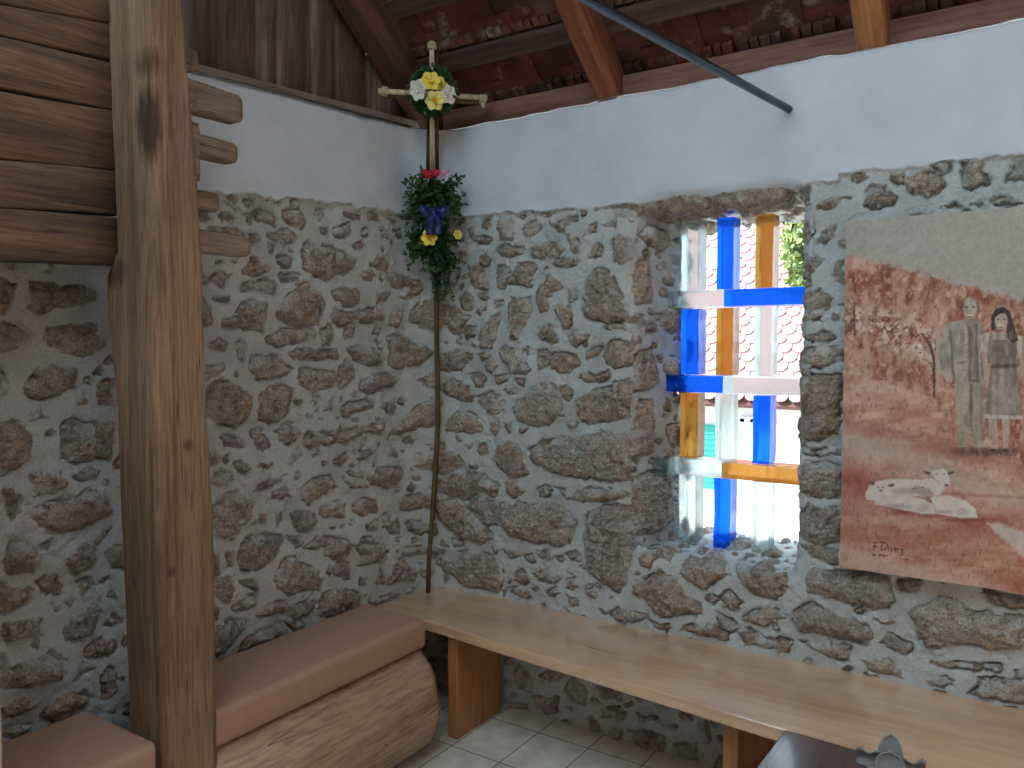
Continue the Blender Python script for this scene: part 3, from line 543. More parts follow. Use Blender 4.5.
# ------------------------------------------------------------------ oak corner bench
bn = empty('corner_bench', (1.2, -.25, 0)); tag(bn, 'long honey oak slab bench running from the corner under the window and painting', 'bench')
def prism(mb, pts, z0, z1):
    n = len(pts); V = [(x, y, z0) for x, y in pts]+[(x, y, z1) for x, y in pts]
    return mb.add(V, [tuple(range(n))[::-1], tuple(range(n, 2*n))]+[(i, (i+1) % n, n+(i+1) % n, n+i) for i in range(n)])
tA = onz(785, 730, .46); tB = onz(870, 756, .46)
ext = tA+(tB-tA)*6
fe = [(.31, -.392), (.45, -.402), (.65, -.424), (.85, -.441), (1.05, -.458), (1.25, -.480), (1.45, -.497), (1.60, -.514), (1.742, -.525)]
pts = [(.035, .03), (.025, -.47), (.24, -.47)]+fe+[(2.0, -.555), (3.35, -.60), (3.35, .03)]
prism(MB(), pts, .418, .46).build('bench_top', BENCH, bn, smooth=False, bevel=.006, seg=3)
for x0, x1, yf in ((.400, .448, -.363), (1.536, 1.584, -.448), (2.75, 2.80, -.45)):
    MB().box((x0, yf, 0), (x1, -.06, .418)).build('leg', BENCHY, bn, smooth=False, bevel=.004)
# dark return top
tb = empty('side_table', (2.2, -.9, 0)); tag(tb, 'dark brown tabletop joining the front of the oak bench', 'table')
prism(MB(), [(1.744, -.528), (1.718, -1.5), (2.62, -1.5), (2.64, -.585)], .425, .464).build('tabletop', TABLE, tb, smooth=False, bevel=.003)
EDGE = plain('pale_table_edge', srgb(214, 206, 196), .4)
for x, y in ((1.85, -.75), (2.5, -.75), (1.85, -1.4), (2.5, -1.4)):
    MB().box((x-.03, y-.03, 0), (x+.03, y+.03, .425)).build('leg', TABLE, tb, smooth=False, bevel=.003)
# ------------------------------------------------------------------ folded grey napkin
NAP = plain('grey_cloth', srgb(150, 150, 148), .85, .2, .25, 300)
nb = empty('folded_napkin', onz(890, 772, .464)); tag(nb, 'grey cloth napkin folded into a pointed fan on the dark tabletop', 'napkin')
o0 = np.array(nb.location)
def petal(name, base, direction, w, l, h, curl, lean):
    """cupped leaf-shaped fold of cloth"""
    d = np.array([math.cos(direction), math.sin(direction), 0]); s = np.array([-d[1], d[0], 0]); V = []; Fc = []; n = 10
    for i in range(n+1):
        t = i/n; ww = w*math.sin(math.pi*min(1, .25+.75*t*.98))**.7 if t < .99 else w*.04
        ww = w*(1-t**4)**.5*(0.85+.15*math.sin(math.pi*t))
        for j in range(9):
            q = -1+2*j/8; V.append(base+s*ww*q+d*(l*t*lean+curl*(q*q))*1.0+ZV*(h*t))
    for i in range(n):
        for j in range(8): a = i*9+j; Fc.append((a, a+1, a+10, a+9))
    o = mesh(name, V, Fc, NAP, nb); sm = o.modifiers.new('s', 'SOLIDIFY'); sm.thickness = .0035; sm.offset = 0; return o
vd = math.atan2(CAM[1]-o0[1], CAM[0]-o0[0])
petal('centre_fold', o0+np.array([0, 0, .0]), vd+math.pi, .030, .02, .098, -.006, .3)
petal('centre_fold', o0+np.array([math.cos(vd), math.sin(vd), 0])*.015, vd+math.pi, .036, .01, .062, -.012, .4)
def sidefold(sg):
    s = np.array([-math.sin(vd), math.cos(vd), 0])*sg; d = np.array([math.cos(vd), math.sin(vd), 0]); V = []; Fc = []
    for i in range(9):
        t = i/8
        for j in range(7):
            q = j/6; V.append(o0+s*(.018+.062*t)+d*(.02*math.sin(q*6+t*3)*.6-.01+.03*q*(1-t))+ZV*(.003+.046*q*(1+.12*math.sin(t*9))*(1 if t < .9 else .85)))
    for i in range(8):
        for j in range(6): a = i*7+j; Fc.append((a, a+1, a+8, a+7))
    o = mesh('side_fold', V, Fc, NAP, nb); sm = o.modifiers.new('s', 'SOLIDIFY'); sm.thickness = .0035
sidefold(1); sidefold(-1)
prism(MB(), [(o0[0]+.055*math.cos(a), o0[1]+.055*math.sin(a)) for a in np.linspace(0, 2*math.pi, 16, endpoint=False)], .464, .470).build('folded_base', NAP, nb, bevel=.002)
# ------------------------------------------------------------------ roof
K = .8; Z0 = 2.49
def rafter(x0, x1, mat, label, top=.17, ylo=.35, seed=0):
    h = (x1-x0)/2; n = np.array([0, -0, 1.]); s = math.sqrt(1+K*K); d = np.array([0, -1, K])/s; v = np.array([0, K, 1])/s
    hv = top/2/s
    p0 = np.array([(x0+x1)/2, ylo, Z0-K*ylo])+v*hv; p1 = p0+d*(1.9)*s
    mb = loftbeam(MB(), p0, p1, h, hv, (1, 0, 0), v, .012, 24, .02, seed)
    return tag(mb.build('roof_rafter', mat), label, 'rafter', 'roof rafters')
rafter(-.045, .065, RAFTD, 'dark roof rafter beside the gable boards above the corner', seed=1)
rafter(.855, .945, RAFT, 'cracked brown roof rafter between the cross and the window', seed=2)
rafter(1.795, 1.885, RAFTL, 'light orange-brown roof rafter above the top of the painting', seed=3)
rafter(2.74, 2.83, RAFT, 'brown roof rafter right of the picture edge', seed=4)
ZT_ = Z0+.17
# wall plate
WPL = wood('wall_plate_wood', [srgb(110,70,60), srgb(144,98,86), srgb(160,114,102)], 0, 9, .06, .8, 0, .4, 60)
tag(loftbeam(MB(), (-.3, .095, 2.535), (3.3, .095, 2.535), .05, .056, (0, 1, 0), (0, 0, 1), .01, 30, .015, 8).build('wall_plate', WPL), 'red-brown timber plate lying along the top of the window wall', 'beam')
# battens
sl = math.sqrt(1+K*K); rows = [.30, .088, -.127, -.342, -.557, -.772, -.99, -1.2, -1.41, -1.62, -1.83]
for i, y in enumerate(rows):
    c = np.array([1.5, y+.035, ZT_-K*(y+.035)])+np.array([0, K, 1])/sl*.014
    lb = ['at the eave behind the wall plate', 'lowest above the wall plate', 'pale-edged, passing just behind the top of the cross', 'next above the one behind the cross', 'fourth above the wall plate', 'fifth above the wall plate', 'sixth above the wall plate', 'seventh above the wall plate', 'eighth above the wall plate', 'ninth above the wall plate', 'highest below the ridge'][i]
    o = loftbeam(MB(), c-np.array([1.75, 0, 0]), c+np.array([1.75, 0, 0]), .040, .014, np.array([0, -1, K])/sl, np.array([0, K, 1])/sl, .004, 30, .01, 20+i).build('roof_batten', BATTEN)
    tag(o, 'thin roof batten under the tiles, '+lb, 'batten', 'roof battens')
def tilemat():
    m, nt, b = newmat('clay_tile'); L = nt.links; tc = N(nt, 'ShaderNodeTexCoord')
    at = N(nt, 'ShaderNodeAttribute', attribute_name='tone')
    n = N(nt, 'ShaderNodeTexNoise', Scale=5., Detail=6.); L.new(tc.outputs['Object'], n.inputs[0])
    r = ramp(nt, at.outputs['Fac'], [(0, srgb(92, 46, 38)), (.4, srgb(122, 60, 48)), (.7, srgb(112, 78, 68)), (1, srgb(84, 50, 42))])
    r2 = ramp(nt, n.outputs[0], [(.32, (.5, .5, .5, 1)), (.55, (1, 1, 1, 1)), (.72, (1.5, 1.6, 1.6, 1))])
    nl = N(nt, 'ShaderNodeTexNoise', Scale=11., Detail=6., Roughness=.65); L.new(tc.outputs['Object'], nl.inputs[0])
    rl = ramp(nt, nl.outputs[0], [(.56, (0, 0, 0, 1)), (.68, (.7, .7, .7, 1))])
    L.new(mix(nt, rl.outputs[0], mix(nt, 1., r.outputs[0], r2.outputs[0], 'MULTIPLY'), srgb(168, 150, 142)), b.inputs['Base Color']); b.inputs['Roughness'].default_value = .85
    bump(nt, b, n.outputs[0], .4, .01); return m
TM = tilemat()
V = []; Fc = []; tone = []
d_ = np.array([0, -1, K])/sl; v_ = np.array([0, K, 1])/sl
def tbox(c, hx, hd, hv, t):
    n = len(V)
    for a in (-1, 1):
        for b_ in (-1, 1):
            for e in (-1, 1): V.append(c+np.array([hx*a, 0, 0])+d_*hd*b_+v_*hv*e); tone.append(t)
    for f in ((0,1,3,2),(4,6,7,5),(0,4,5,1),(2,3,7,6),(0,2,6,4),(1,5,7,3)): Fc.append(tuple(n+i for i in f))
rg = np.random.RandomState(5)
for i, y in enumerate(rows):
    base = np.array([0, y, ZT_-K*y])+v_*.030
    for j in range(21):
        x = -.3+j*.176+rg.uniform(-.004, .004)+(.0 if i % 2 else .06); t = rg.uniform(0, 1)
        c = base+np.array([x, 0, 0])-d_*.10+v_*(.012)+v_*(rg.uniform(0, .003)+.011*(j % 2))
        tbox(c, .0895, .185, .007, t)
        for q in (-.055, -.018, .02, .057):      # nibs hooked over the batten
            tbox(base+np.array([x+q, 0, 0])+d_*(.022+rg.uniform(0, .006))-v_*.002, .015+rg.uniform(-.003, .003), .016, .013, min(1, t+rg.uniform(0, .3)))
o = mesh('ceiling', V, Fc, TM, smooth=False); set_attr(o.data, 'tone', np.array(tone)); tag(o, kind='structure')
PLW = plain('rough_plaster', srgb(190, 186, 178), .9, .2, .4, 20, .15)
DKW = plain('dark_blocker', srgb(96, 84, 74), .9, .2, .4, 20, .15)
tag(MB().box((-.35, -4.8, 0), (4.3, -4.4, 4.2)).build('added_wall_back', PLW, smooth=False), kind='structure')  # unseen wall added to hold back low sky light
tag(MB().box((3.75, -4.4, 0), (4.1, -.0, 5.4)).build('added_wall_end', DKW, smooth=False), kind='structure')  # unseen, added to block side light; dark to cut sun bounce
# boards of the gable
gb = empty('gable_boarding', (-.08, -.9, 2.4)); tag(gb, 'dark vertical boards filling the gable above the left wall', 'boarding')
xs = [0.25, .07, -.06, -.19, -.37, -.50, -.66, -.80, -.99, -1.16, -1.36, -1.52, -1.75, -1.95, -2.2, -2.45]
bpx = [455, 420, 397, 367, 335, 312, 276, 257, 211, 180, 150, 120, 90, 60, 20, -40, -120, -220]
ys = [onx(p, 70, -.08)[1] for p in bpx]
for i in range(len(ys)-1):
    a, b_ = ys[i], ys[i+1]
    X = -.085-(.018 if i % 2 else 0)
    zt = min(4.1, 2.72-.8*a+.8)
    top = 2.66-K*min(a, 0)+.03
    mbx = MB(); rings = []
    for z in np.linspace(2.30, max(top, 2.6), 8):
        rings.append(rring((X, (a+b_)/2, z), (1, 0, 0), (0, 1, 0), .011, abs(a-b_)/2+(.008 if i % 2 else -.002), .003, 1, .01))
    mbx.loft(rings).build('board', GABLE, gb)
SILLW = wood('grey_sill_wood', [srgb(110,96,88), srgb(140,126,116), srgb(160,148,138)], 1, 9, .06, .8, 0, .4, 60)
p0 = onx(192, 73, -.03); p1 = onx(424, 128, -.03)
tag(loftbeam(MB(), (-.035, -2.3, p0[2]-.055), (-.035, .05, p1[2]+.004), .028, .013, (1, 0, 0), (0, 0, 1), .005, 20, .02, 44).build('ledge_batten', SILLW), 'grey weathered ledge strip along the top of the left wall', 'trim strip')
# ------------------------------------------------------------------ steel tie rod
STEEL = plain('blue_grey_steel', srgb(72, 82, 98), .35, .6, .1, 90, .2, metal=.7)
q0 = ony(794, 112, .03); hd = ray(1224, 345); hd = hd/np.linalg.norm(hd); hd[2] = 0; hd /= np.linalg.norm(hd)
tag(MB().tube([q0, q0-hd*4.2], .0125, 14).build('tie_rod', STEEL), 'blue-grey steel tie rod sticking out of the white plaster towards the viewer', 'rod')
# ------------------------------------------------------------------ glass window
def glass(name, c, rough=.03):
    m, nt, b = newmat(name); b.inputs['Base Color'].default_value = c; b.inputs['Roughness'].default_value = rough
    b.inputs['Transmission Weight'].default_value = 1; b.inputs['IOR'].default_value = 1.42
    tc = N(nt, 'ShaderNodeTexCoord'); mp = N(nt, 'ShaderNodeMapping'); mp.inputs['Scale'].default_value = (1, 1, .25)
    n = N(nt, 'ShaderNodeTexNoise', Scale=26., Detail=2.); nt.links.new(tc.outputs['Object'], mp.inputs[0]); nt.links.new(mp.outputs[0], n.inputs[0])
    bump(nt, b, n.outputs[0], .25, .01); return m
def milky(m, c, tr=.22, tl=.16):
    nt = m.node_tree; b = nt.nodes['Principled BSDF']; out = nt.nodes['Material Output']
    t = N(nt, 'ShaderNodeBsdfTransparent', Color=c); l = N(nt, 'ShaderNodeBsdfTranslucent', Color=c)
    m1 = N(nt, 'ShaderNodeMixShader'); m1.inputs[0].default_value = tr/(tr+tl); nt.links.new(l.outputs[0], m1.inputs[1]); nt.links.new(t.outputs[0], m1.inputs[2])
    m2 = N(nt, 'ShaderNodeMixShader'); m2.inputs[0].default_value = tr+tl; nt.links.new(b.outputs[0], m2.inputs[1]); nt.links.new(m1.outputs[0], m2.inputs[2])
    nt.links.new(m2.outputs[0], out.inputs['Surface'])
GB = glass('blue_glass', (.012, .17, .86, 1), .12); GC = glass('clear_glass', (.66, .73, .73, 1), .16); GA = glass('amber_glass', (.40, .22, .06, 1), .12)
milky(GB, (.02, .22, .9, 1)); milky(GC, (.54, .62, .62, 1), .25, .12); milky(GA, (.5, .28, .08, 1))
GW = glass('milky_glass', (.95, .95, .95, 1), .35)
win = empty('window_1', (1.35, .2, .8)); tag(win, kind='structure')
def gbox(x0, x1, y0, y1, z0, z1, m, nm, k):
    rings = []; rg = np.random.RandomState(k)
    for z in np.linspace(z0, z1, 7):
        rings.append(rring(((x0+x1)/2+rg.uniform(-.0015, .0015), (y0+y1)/2, z), (1, 0, 0), (0, 1, 0), (x1-x0)/2, (y1-y0)/2, .004, 2))
    return MB().loft(rings).build(nm, m, win, smooth=False)
colx = [(680, 697), (715, 731), (753, 770)]
def gx(p, Y=.20): return ony(p, 400, Y)[0]
zr = [(1.762, 2.035), (1.434, 1.692), (1.104, 1.362), (.760, 1.036)]
cr = [[GC, GB, GA], [GB, GA, GC], [GA, GC, GB], [GC, GB, GC]]; names = {id(GC): 'clear', id(GB): 'blue', id(GA): 'amber'}
k = 0
for (z0, z1), cc in zip(zr, cr):
    for (a, b_), m in zip(colx, cc):
        k += 1; o = gbox(gx(a), gx(b_)+.001, .20, .29, z0+.001, z1-.001, m, 'upright_glass_bar', k)
        o['label'] = names[id(m)]+' glass bar'
xs_mid = gx(722, .17)
HB = [(1.696, 1.760, [(1.06, xs_mid, GC), (xs_mid, 1.70, GB)]), (1.366, 1.432, [(1.005, xs_mid, GB), (xs_mid, 1.70, GC)]), (1.040, 1.102, [(1.10, xs_mid, GC), (xs_mid, 1.70, GA)])]
for z0, z1, segs in HB:
    for x0, x1, m in segs:
        rings = [rring((x, .235, (z0+z1)/2), (0, 1, 0), (0, 0, 1), .058, (z1-z0)/2, .004, 2) for x in np.linspace(x0+.0005, x1-.0005, 5)]
        o = MB().loft(rings).build('crossing_glass_bar', m, win, smooth=False); o['label'] = names[id(m)]+' glass bar lying flat'
# end of a clear bar let into the reveal
c0 = ony(663, 467, .12)
rings = [rring((c0[0]+x, .14, c0[2]), (0, 1, 0), (0, 0, 1), .03, .036, .003, 2) for x in (-.06, 0, .03)]
o = MB().loft(rings).build('glass_bar_end', GC, win, smooth=False); o['label'] = 'clear glass bar end'
# ------------------------------------------------------------------ painting on canvas
PX0 = ony(845, 300, -.075)[0]; PZ1 = ony(845, 221, -.075)[2]; PZ0 = ony(839, 567, -.075)[2]; PX1 = PX0+1.02
pt = empty('canvas_painting', (PX0+.5, -.05, PZ0)); tag(pt, 'reddish canvas painting of a smiling couple and resting sheep on the stone wall', 'painting')
CANV = plain('canvas_edge', srgb(190, 182, 166), .8)
MB().box((PX0, -.072, PZ0), (PX1, -.035, PZ1)).build('stretched_canvas', CANV, pt, smooth=False, bevel=.003)
def paint_picture():
    st = .0018
    us = np.arange(PX0, PX1+st/2, st); vs = np.arange(PZ0, PZ1+st/2, st); U, V = np.meshgrid(us, vs)
    pos = np.stack([U, np.full(U.shape, -.075), V], -1); v = pos-CAM; w = v@FW
    X = 512+F*(v@RV)/w; Y = 384-F*(v@UP)/w
    C = np.zeros(U.shape+(3,)); C[:] = (176, 170, 156); n5 = fbm(X, Y, 60, 3, 340)
    n1 = fbm(X, Y, 22, 5, 301); n2 = fbm(X, Y, 6, 4, 302); n3 = fbm(X, Y, 2.6, 2, 303)
    def lay(mask, col):
        m = np.clip(mask, 0, 1)[..., None]; C[:] = C*(1-m)+np.array(col, float)*m
    def pol(txt, col, s=1., x0=0, y0=0, k=1., jit=0, a=1):
        p = np.array([[x0+float(q.split(',')[0])/k, y0+float(q.split(',')[1])/k] for q in txt.split()])
        lo = p.min(0)-6; hi = p.max(0)+6
        bb = (X > lo[0]) & (X < hi[0]) & (Y > lo[1]) & (Y < hi[1])
        if not bb.any(): return
        d = np.full(X.shape, -99.); d[bb] = sdf(p, X[bb]+n3[bb]*jit, Y[bb]+n2[bb]*jit)
        lay(np.clip(d/s+.5, 0, 1)*a, col)
    def ell(cx, cy, rx, ry, col, s=.25, a=1, x0=0, y0=0, k=1.):
        cx, cy, rx, ry = x0+cx/k, y0+cy/k, rx/k, ry/k
        lay(np.clip((1-np.hypot((X-cx)/rx, (Y-cy)/ry))/s, 0, 1)*a, col)
    hor = np.interp(X, [840, 870, 905, 950, 1024, 1300], [253, 258, 268, 279, 300, 345])+n2*5+n3*3
    tree = np.clip((Y-hor)/4, 0, 1)
    lay(tree*.95, (188, 138, 112)); lay(tree*np.clip(fbm(X, Y*.7, 13, 4, 320, .65)*2.6+.12, 0, 1), (156, 88, 62)); lay(tree*np.clip(n1*2.4, 0, 1)*.6, (214, 170, 142)); lay(tree*np.clip(fbm(X*1.6, Y*.6, 9, 3, 321)*3-.3, 0, 1)*.7, (132, 74, 54)); lay(tree*np.clip(fbm(X*1.3, Y, 7, 3, 322)*3-.4, 0, 1)*.7, (222, 182, 152))
    lay(tree*np.clip(n3*2-.7, 0, 1)*.8, (110, 58, 44)); lay(tree*np.clip(-n3*2-.6, 0, 1)*.7, (206, 166, 142))
    # pale leaves
    band = np.exp(-((Y-np.interp(X, [845, 880, 930, 960], [318, 325, 345, 360]))/20)**2)*(X < 938)
    lf = np.clip((fbm(X, Y, 5.5, 2, 310)+.04)*9, 0, 1); lay(band*lf*.95, (226, 206, 182)); lay(band*np.clip((fbm(X, Y, 3.5, 2, 311)-.1)*9, 0, 1)*.6, (178, 132, 108)); lay(band*np.clip((fbm(X, Y, 4, 2, 312)-.28)*8, 0, 1)*.8, (104, 62, 48))
    # trunks
    for x, y0, y1, wd, c in ((866, 288, 375, 2.6, (198, 160, 134)), (902, 290, 335, 1.8, (196, 152, 124)), (937, 308, 398, 3, (196, 160, 136)), (893, 270, 300, 1.4, (190, 140, 116)), (854, 300, 340, 1.2, (112, 66, 50)), (1008, 290, 330, 2, (186, 146, 126))):
        lay(np.clip(1.3-np.abs(X-x-n2*2)/wd, 0, 1)*np.clip((Y-y0)/4, 0, 1)*np.clip((y1-Y)/4, 0, 1), c)
    # dark bough curving down
    bx = np.interp(Y, [333, 345, 360, 398], [922, 930, 934, 934]); lay(np.clip(1.2-np.abs(X-bx-n3)/1.6, 0, 1)*((Y > 333) & (Y < 398)), (84, 58, 48))
    # meadow
    gl = np.interp(X, [838, 880, 920, 960, 1024, 1300], [368, 378, 392, 425, 470, 600])+n2*4
    gm = np.clip((Y-gl)/5, 0, 1); n4 = fbm(X*.35, Y*1.2, 16, 5, 330, .6); lay(gm, (200, 152, 128)); lay(gm*np.clip(n4*2.4+.1, 0, 1)*.75, (176, 110, 86)); lay(gm*np.clip(-n4*2.2, 0, 1)*.7, (220, 184, 160)); lay(gm*np.clip(fbm(X*1.8, Y*.7, 4, 2, 331)*3-.9, 0, 1)*.5, (134, 84, 68))
    lay(np.exp(-((Y-gl)/5)**2)*np.clip(n3*2+.3, 0, 1)*.7, (206, 176, 154))
    band2 = np.interp(X, [838, 900, 1024, 1300], [440, 455, 505, 600]); lay(np.exp(-((Y-band2)/17)**2)*.75, (196, 176, 156))
    b3 = np.interp(X, [838, 900, 960, 1024], [478, 500, 522, 530]); lay(np.exp(-((Y-b3)/17)**2)*np.clip(.65+n1, 0, 1), (160, 84, 70))
    b4 = np.interp(X, [838, 1024], [418, 470]); lay(np.exp(-((Y-b4-n1*10)/7)**2)*.5, (166, 100, 84))
    lay(np.exp(-((Y-505)/30)**2)*np.clip((870-X)/40, 0, 1)*.5, (160, 88, 72))
    lay(np.clip((Y-538-(X-840)*.28-n1*12)/14, 0, 1)*.75, (206, 168, 146)); lay(np.clip((Y-560-(X-838)*.0)/10, 0, 1)*np.clip((858-X)/20, 0, 1)*.6, (212, 178, 130))
    lay(np.clip((X-1000+n2*8)/20, 0, 1)*np.clip((Y-548)/14, 0, 1)*np.clip(n2*1.2+.6, 0, 1)*.7, (160, 84, 62))
    pol('985,521 1003,524 1024,532 1300,600 1300,690 1024,560 1010,545 995,532', (204, 184, 168), 3, jit=2)
    lay(np.exp(-((Y-np.interp(X, [900, 940, 1024], [490, 493, 498]))/1.6)**2)*(X > 925)*.5, (150, 100, 84))
    # sheep
    x0, y0, k = 840, 440, 4.8
    SH = (216, 204, 186); SD = (150, 132, 116)
    pol('170,200 250,185 400,190 440,185 500,230 480,265 240,275 130,290 125,250', SH, 1.6, x0, y0, k, .5); ell(320, 245, 90, 22, SD, .6, .5, x0, y0, k)
    pol('440,150 500,138 525,160 525,215 505,230 485,215 455,185', (214, 206, 190), 1.2, x0, y0, k)
    pol('398,148 435,155 430,170 410,162', (96, 82, 74), 1, x0, y0, k); pol('515,155 550,148 540,162 520,168', (96, 82, 74), 1, x0, y0, k); ell(510, 218, 14, 9, (110, 92, 84), .4, .9, x0, y0, k); ell(462, 163, 5, 4, (70, 60, 56), .4, 1, x0, y0, k); ell(500, 163, 5, 4, (70, 60, 56), .4, 1, x0, y0, k)
    pol('120,270 140,215 170,225 165,290 130,285', SH, 1.5, x0, y0, k)
    pol('170,210 220,195 240,230 230,270 330,265 400,285 450,310 462,355 400,358 300,335 165,308', (216, 204, 186), 1.4, x0, y0, k, .5)
    pol('135,198 165,200 165,216 145,212', (110, 92, 82), 1, x0, y0, k); pol('232,214 262,208 255,226 236,226', (110, 92, 82), 1, x0, y0, k)
    ell(205, 228, 5, 4, (70, 60, 56), .4, 1, x0, y0, k); ell(182, 228, 4, 4, (70, 60, 56), .4, 1, x0, y0, k); ell(195, 243, 12, 8, (120, 100, 90), .4, .7, x0, y0, k); ell(280, 318, 90, 20, SD, .7, .5, x0, y0, k)
    pol('340,240 360,215 430,235 450,262 400,275', (176, 160, 146), 1.4, x0, y0, k); ell(355, 232, 7, 4, (90, 74, 66), .4, .9, x0, y0, k); ell(395, 228, 7, 4, (90, 74, 66), .4, .9, x0, y0, k)
    pol('430,275 520,265 600,290 650,330 662,375 580,375 465,355 450,310', (216, 204, 186), 1.4, x0, y0, k, .5); ell(590, 345, 40, 26, (190, 176, 160), .5, .7, x0, y0, k); ell(500, 345, 60, 14, SD, .8, .6, x0, y0, k); ell(395, 325, 36, 22, (196, 184, 166), .4, .7, x0, y0, k)
    for (cx, cy) in ((300, 350), (560, 385), (420, 365), (640, 385)): ell(cx, cy, 90, 14, (130, 60, 48), .9, .55, x0, y0, k)
    pre = C.copy()
    # couple
    x0, y0, k = 920, 270, 4.04
    ell(205, 735, 130, 26, (86, 60, 54), .8, .7, x0, y0, k); ell(320, 735, 110, 22, (86, 60, 54), .8, .7, x0, y0, k)
    pol('140,450 262,450 262,560 255,718 214,716 207,500 190,715 152,716', (172, 156, 132), 1.1, x0, y0, k); pol('200,460 212,460 210,690 202,600', (112, 94, 80), 1.2, x0, y0, k); pol('240,460 262,460 258,700 246,700', (140, 122, 104), 1.6, x0, y0, k, a=.7)
    pol('108,216 160,204 190,198 240,205 262,245 258,455 142,448 135,400 128,440 100,440 78,400 78,300', (172, 162, 142), 1.1, x0, y0, k)
    pol('190,215 232,215 240,455 196,452', (122, 108, 96), 1.3, x0, y0, k); pol('205,215 222,215 226,440 208,440', (150, 136, 122), 1, x0, y0, k)
    pol('118,240 126,240 138,420 130,430', (110, 98, 86), 1, x0, y0, k, a=.8); pol('240,230 262,250 262,440 246,440', (130, 118, 104), 1.5, x0, y0, k, a=.7); pol('150,372 190,366 190,376 150,384', (120, 106, 94), 1, x0, y0, k, a=.8)
    for q in (260, 300, 335, 370, 405): ell(186, q, 4, 4, (96, 82, 72), .5, 1, x0, y0, k)
    ell(118, 438, 18, 26, (186, 160, 138), .4, 1, x0, y0, k)
    pol('185,190 225,190 228,215 205,235 182,212', (170, 146, 128), 1, x0, y0, k)
    ell(203, 155, 40, 48, (84, 72, 66), .25, 1, x0, y0, k); ell(202, 158, 34, 47, (190, 166, 146), .22, 1, x0, y0, k); ell(200, 125, 30, 20, (198, 178, 158), .5, 1, x0, y0, k)
    for q in (188, 216): ell(q, 150, 8, 4, (70, 56, 50), .5, 1, x0, y0, k)
    ell(203, 166, 4, 9, (160, 132, 114), .6, 1, x0, y0, k); ell(203, 182, 15, 5, (232, 222, 210), .4, 1, x0, y0, k); ell(203, 189, 14, 3, (124, 84, 74), .6, 1, x0, y0, k)
    # woman
    pol('275,598 312,598 306,722 286,722', (184, 162, 142), 1, x0, y0, k); pol('330,598 366,598 356,722 336,722', (184, 162, 142), 1, x0, y0, k)
    ell(294, 728, 14, 8, (66, 50, 46), .4, 1, x0, y0, k); ell(346, 728, 14, 8, (66, 50, 46), .4, 1, x0, y0, k)
    pol('245,262 275,250 282,330 245,332', (198, 186, 166), 1, x0, y0, k); pol('385,262 412,268 430,330 395,335', (198, 186, 166), 1, x0, y0, k)
    pol('247,332 268,332 272,400 290,470 278,482 262,440', (188, 160, 140), 1, x0, y0, k); pol('398,335 420,335 425,420 410,450', (188, 160, 140), 1, x0, y0, k)
    pol('278,258 392,258 388,380 400,480 415,600 260,594 276,480 284,385 272,330', (134, 118, 104), 1, x0, y0, k); pol('296,400 372,400 392,585 280,582', (160, 148, 130), 1.4, x0, y0, k, a=.8)
    pol('282,382 390,378 390,394 284,398', (92, 78, 70), 1, x0, y0, k); pol('290,252 370,252 362,282 298,282', (186, 160, 140), 1, x0, y0, k); pol('258,582 416,590 416,604 258,598', (196, 184, 166), 1, x0, y0, k)
    pol('288,245 288,190 305,158 335,148 362,165 375,215 398,285 370,295 352,270 350,225 318,225 300,245', (62, 50, 48), 1, x0, y0, k)
    ell(328, 204, 30, 38, (194, 166, 148), .22, 1, x0, y0, k); pol('296,200 300,165 335,158 350,168 320,178', (62, 50, 48), 1, x0, y0, k)
    for q in (315, 341): ell(q, 199, 7, 4, (66, 52, 48), .5, 1, x0, y0, k)
    ell(328, 211, 3.5, 7, (164, 134, 118), .6, 1, x0, y0, k); ell(329, 224, 12, 4, (232, 220, 210), .4, 1, x0, y0, k); ell(329, 230, 10, 3, (140, 84, 78), .6, 1, x0, y0, k)
    # brush modelling over the figures: soft light and dark washes
    ch = np.clip(np.abs(C-pre).sum(-1)/60, 0, 1); f1 = fbm(X*1.6, Y*.5, 7, 4, 350, .6); f2 = fbm(X*1.3, Y*.9, 3.2, 3, 351)
    lay(ch*np.clip(f1*2.2, 0, 1)*.28, (96, 80, 70)); lay(ch*np.clip(-f1*2.0, 0, 1)*.28, (222, 210, 190)); lay(ch*np.clip(f2*2.4-.3, 0, 1)*.2, (110, 88, 76))
    # signature strokes
    x0, y0, k = 840, 440, 4.8
    def stroke(txt, wd=.75, col=(120, 56, 44)):
        p = np.array([[x0+float(q.split(',')[0])/k, y0+float(q.split(',')[1])/k] for q in txt.split()])
        for a, b_ in zip(p[:-1], p[1:]):
            e = b_-a; bb = (np.abs(X-(a[0]+b_[0])/2) < 12) & (np.abs(Y-(a[1]+b_[1])/2) < 12); wx = X[bb]-a[0]; wy = Y[bb]-a[1]; t = np.clip((wx*e[0]+wy*e[1])/(e@e+1e-9), 0, 1)
            d = np.full(X.shape, 99.); d[bb] = np.hypot(wx-e[0]*t, wy-e[1]*t); lay(np.clip(1.3-d/wd, 0, 1)*.85, col)
    for s in ('152,492 180,494', '172,492 160,528', '158,510 174,512', '204,490 196,528', '192,492 216,492 228,505 222,522 196,530', '232,516 232,532', '240,516 246,534 254,518', '260,530 270,524 264,518 258,528 268,538', '276,522 276,538', '276,526 286,522', '304,526 292,528 300,540 300,552 288,556',
              '156,548 160,556 166,550 172,556', '184,552 196,552 190,560', '204,550 212,558 204,558', '220,554 228,556', '312,572 326,574'): stroke(s)
    C = C*.95+C.mean(-1, keepdims=True)*.05
    C = np.clip(C+n3[..., None]*9+n2[..., None]*9+n1[..., None]*8, 0, 255)/255
    lin = np.where(C <= .04045, C/12.92, ((C+.055)/1.055)**2.4)*.96
    co = np.stack([U, np.full(U.shape, -.0735), V], -1).reshape(-1, 3)
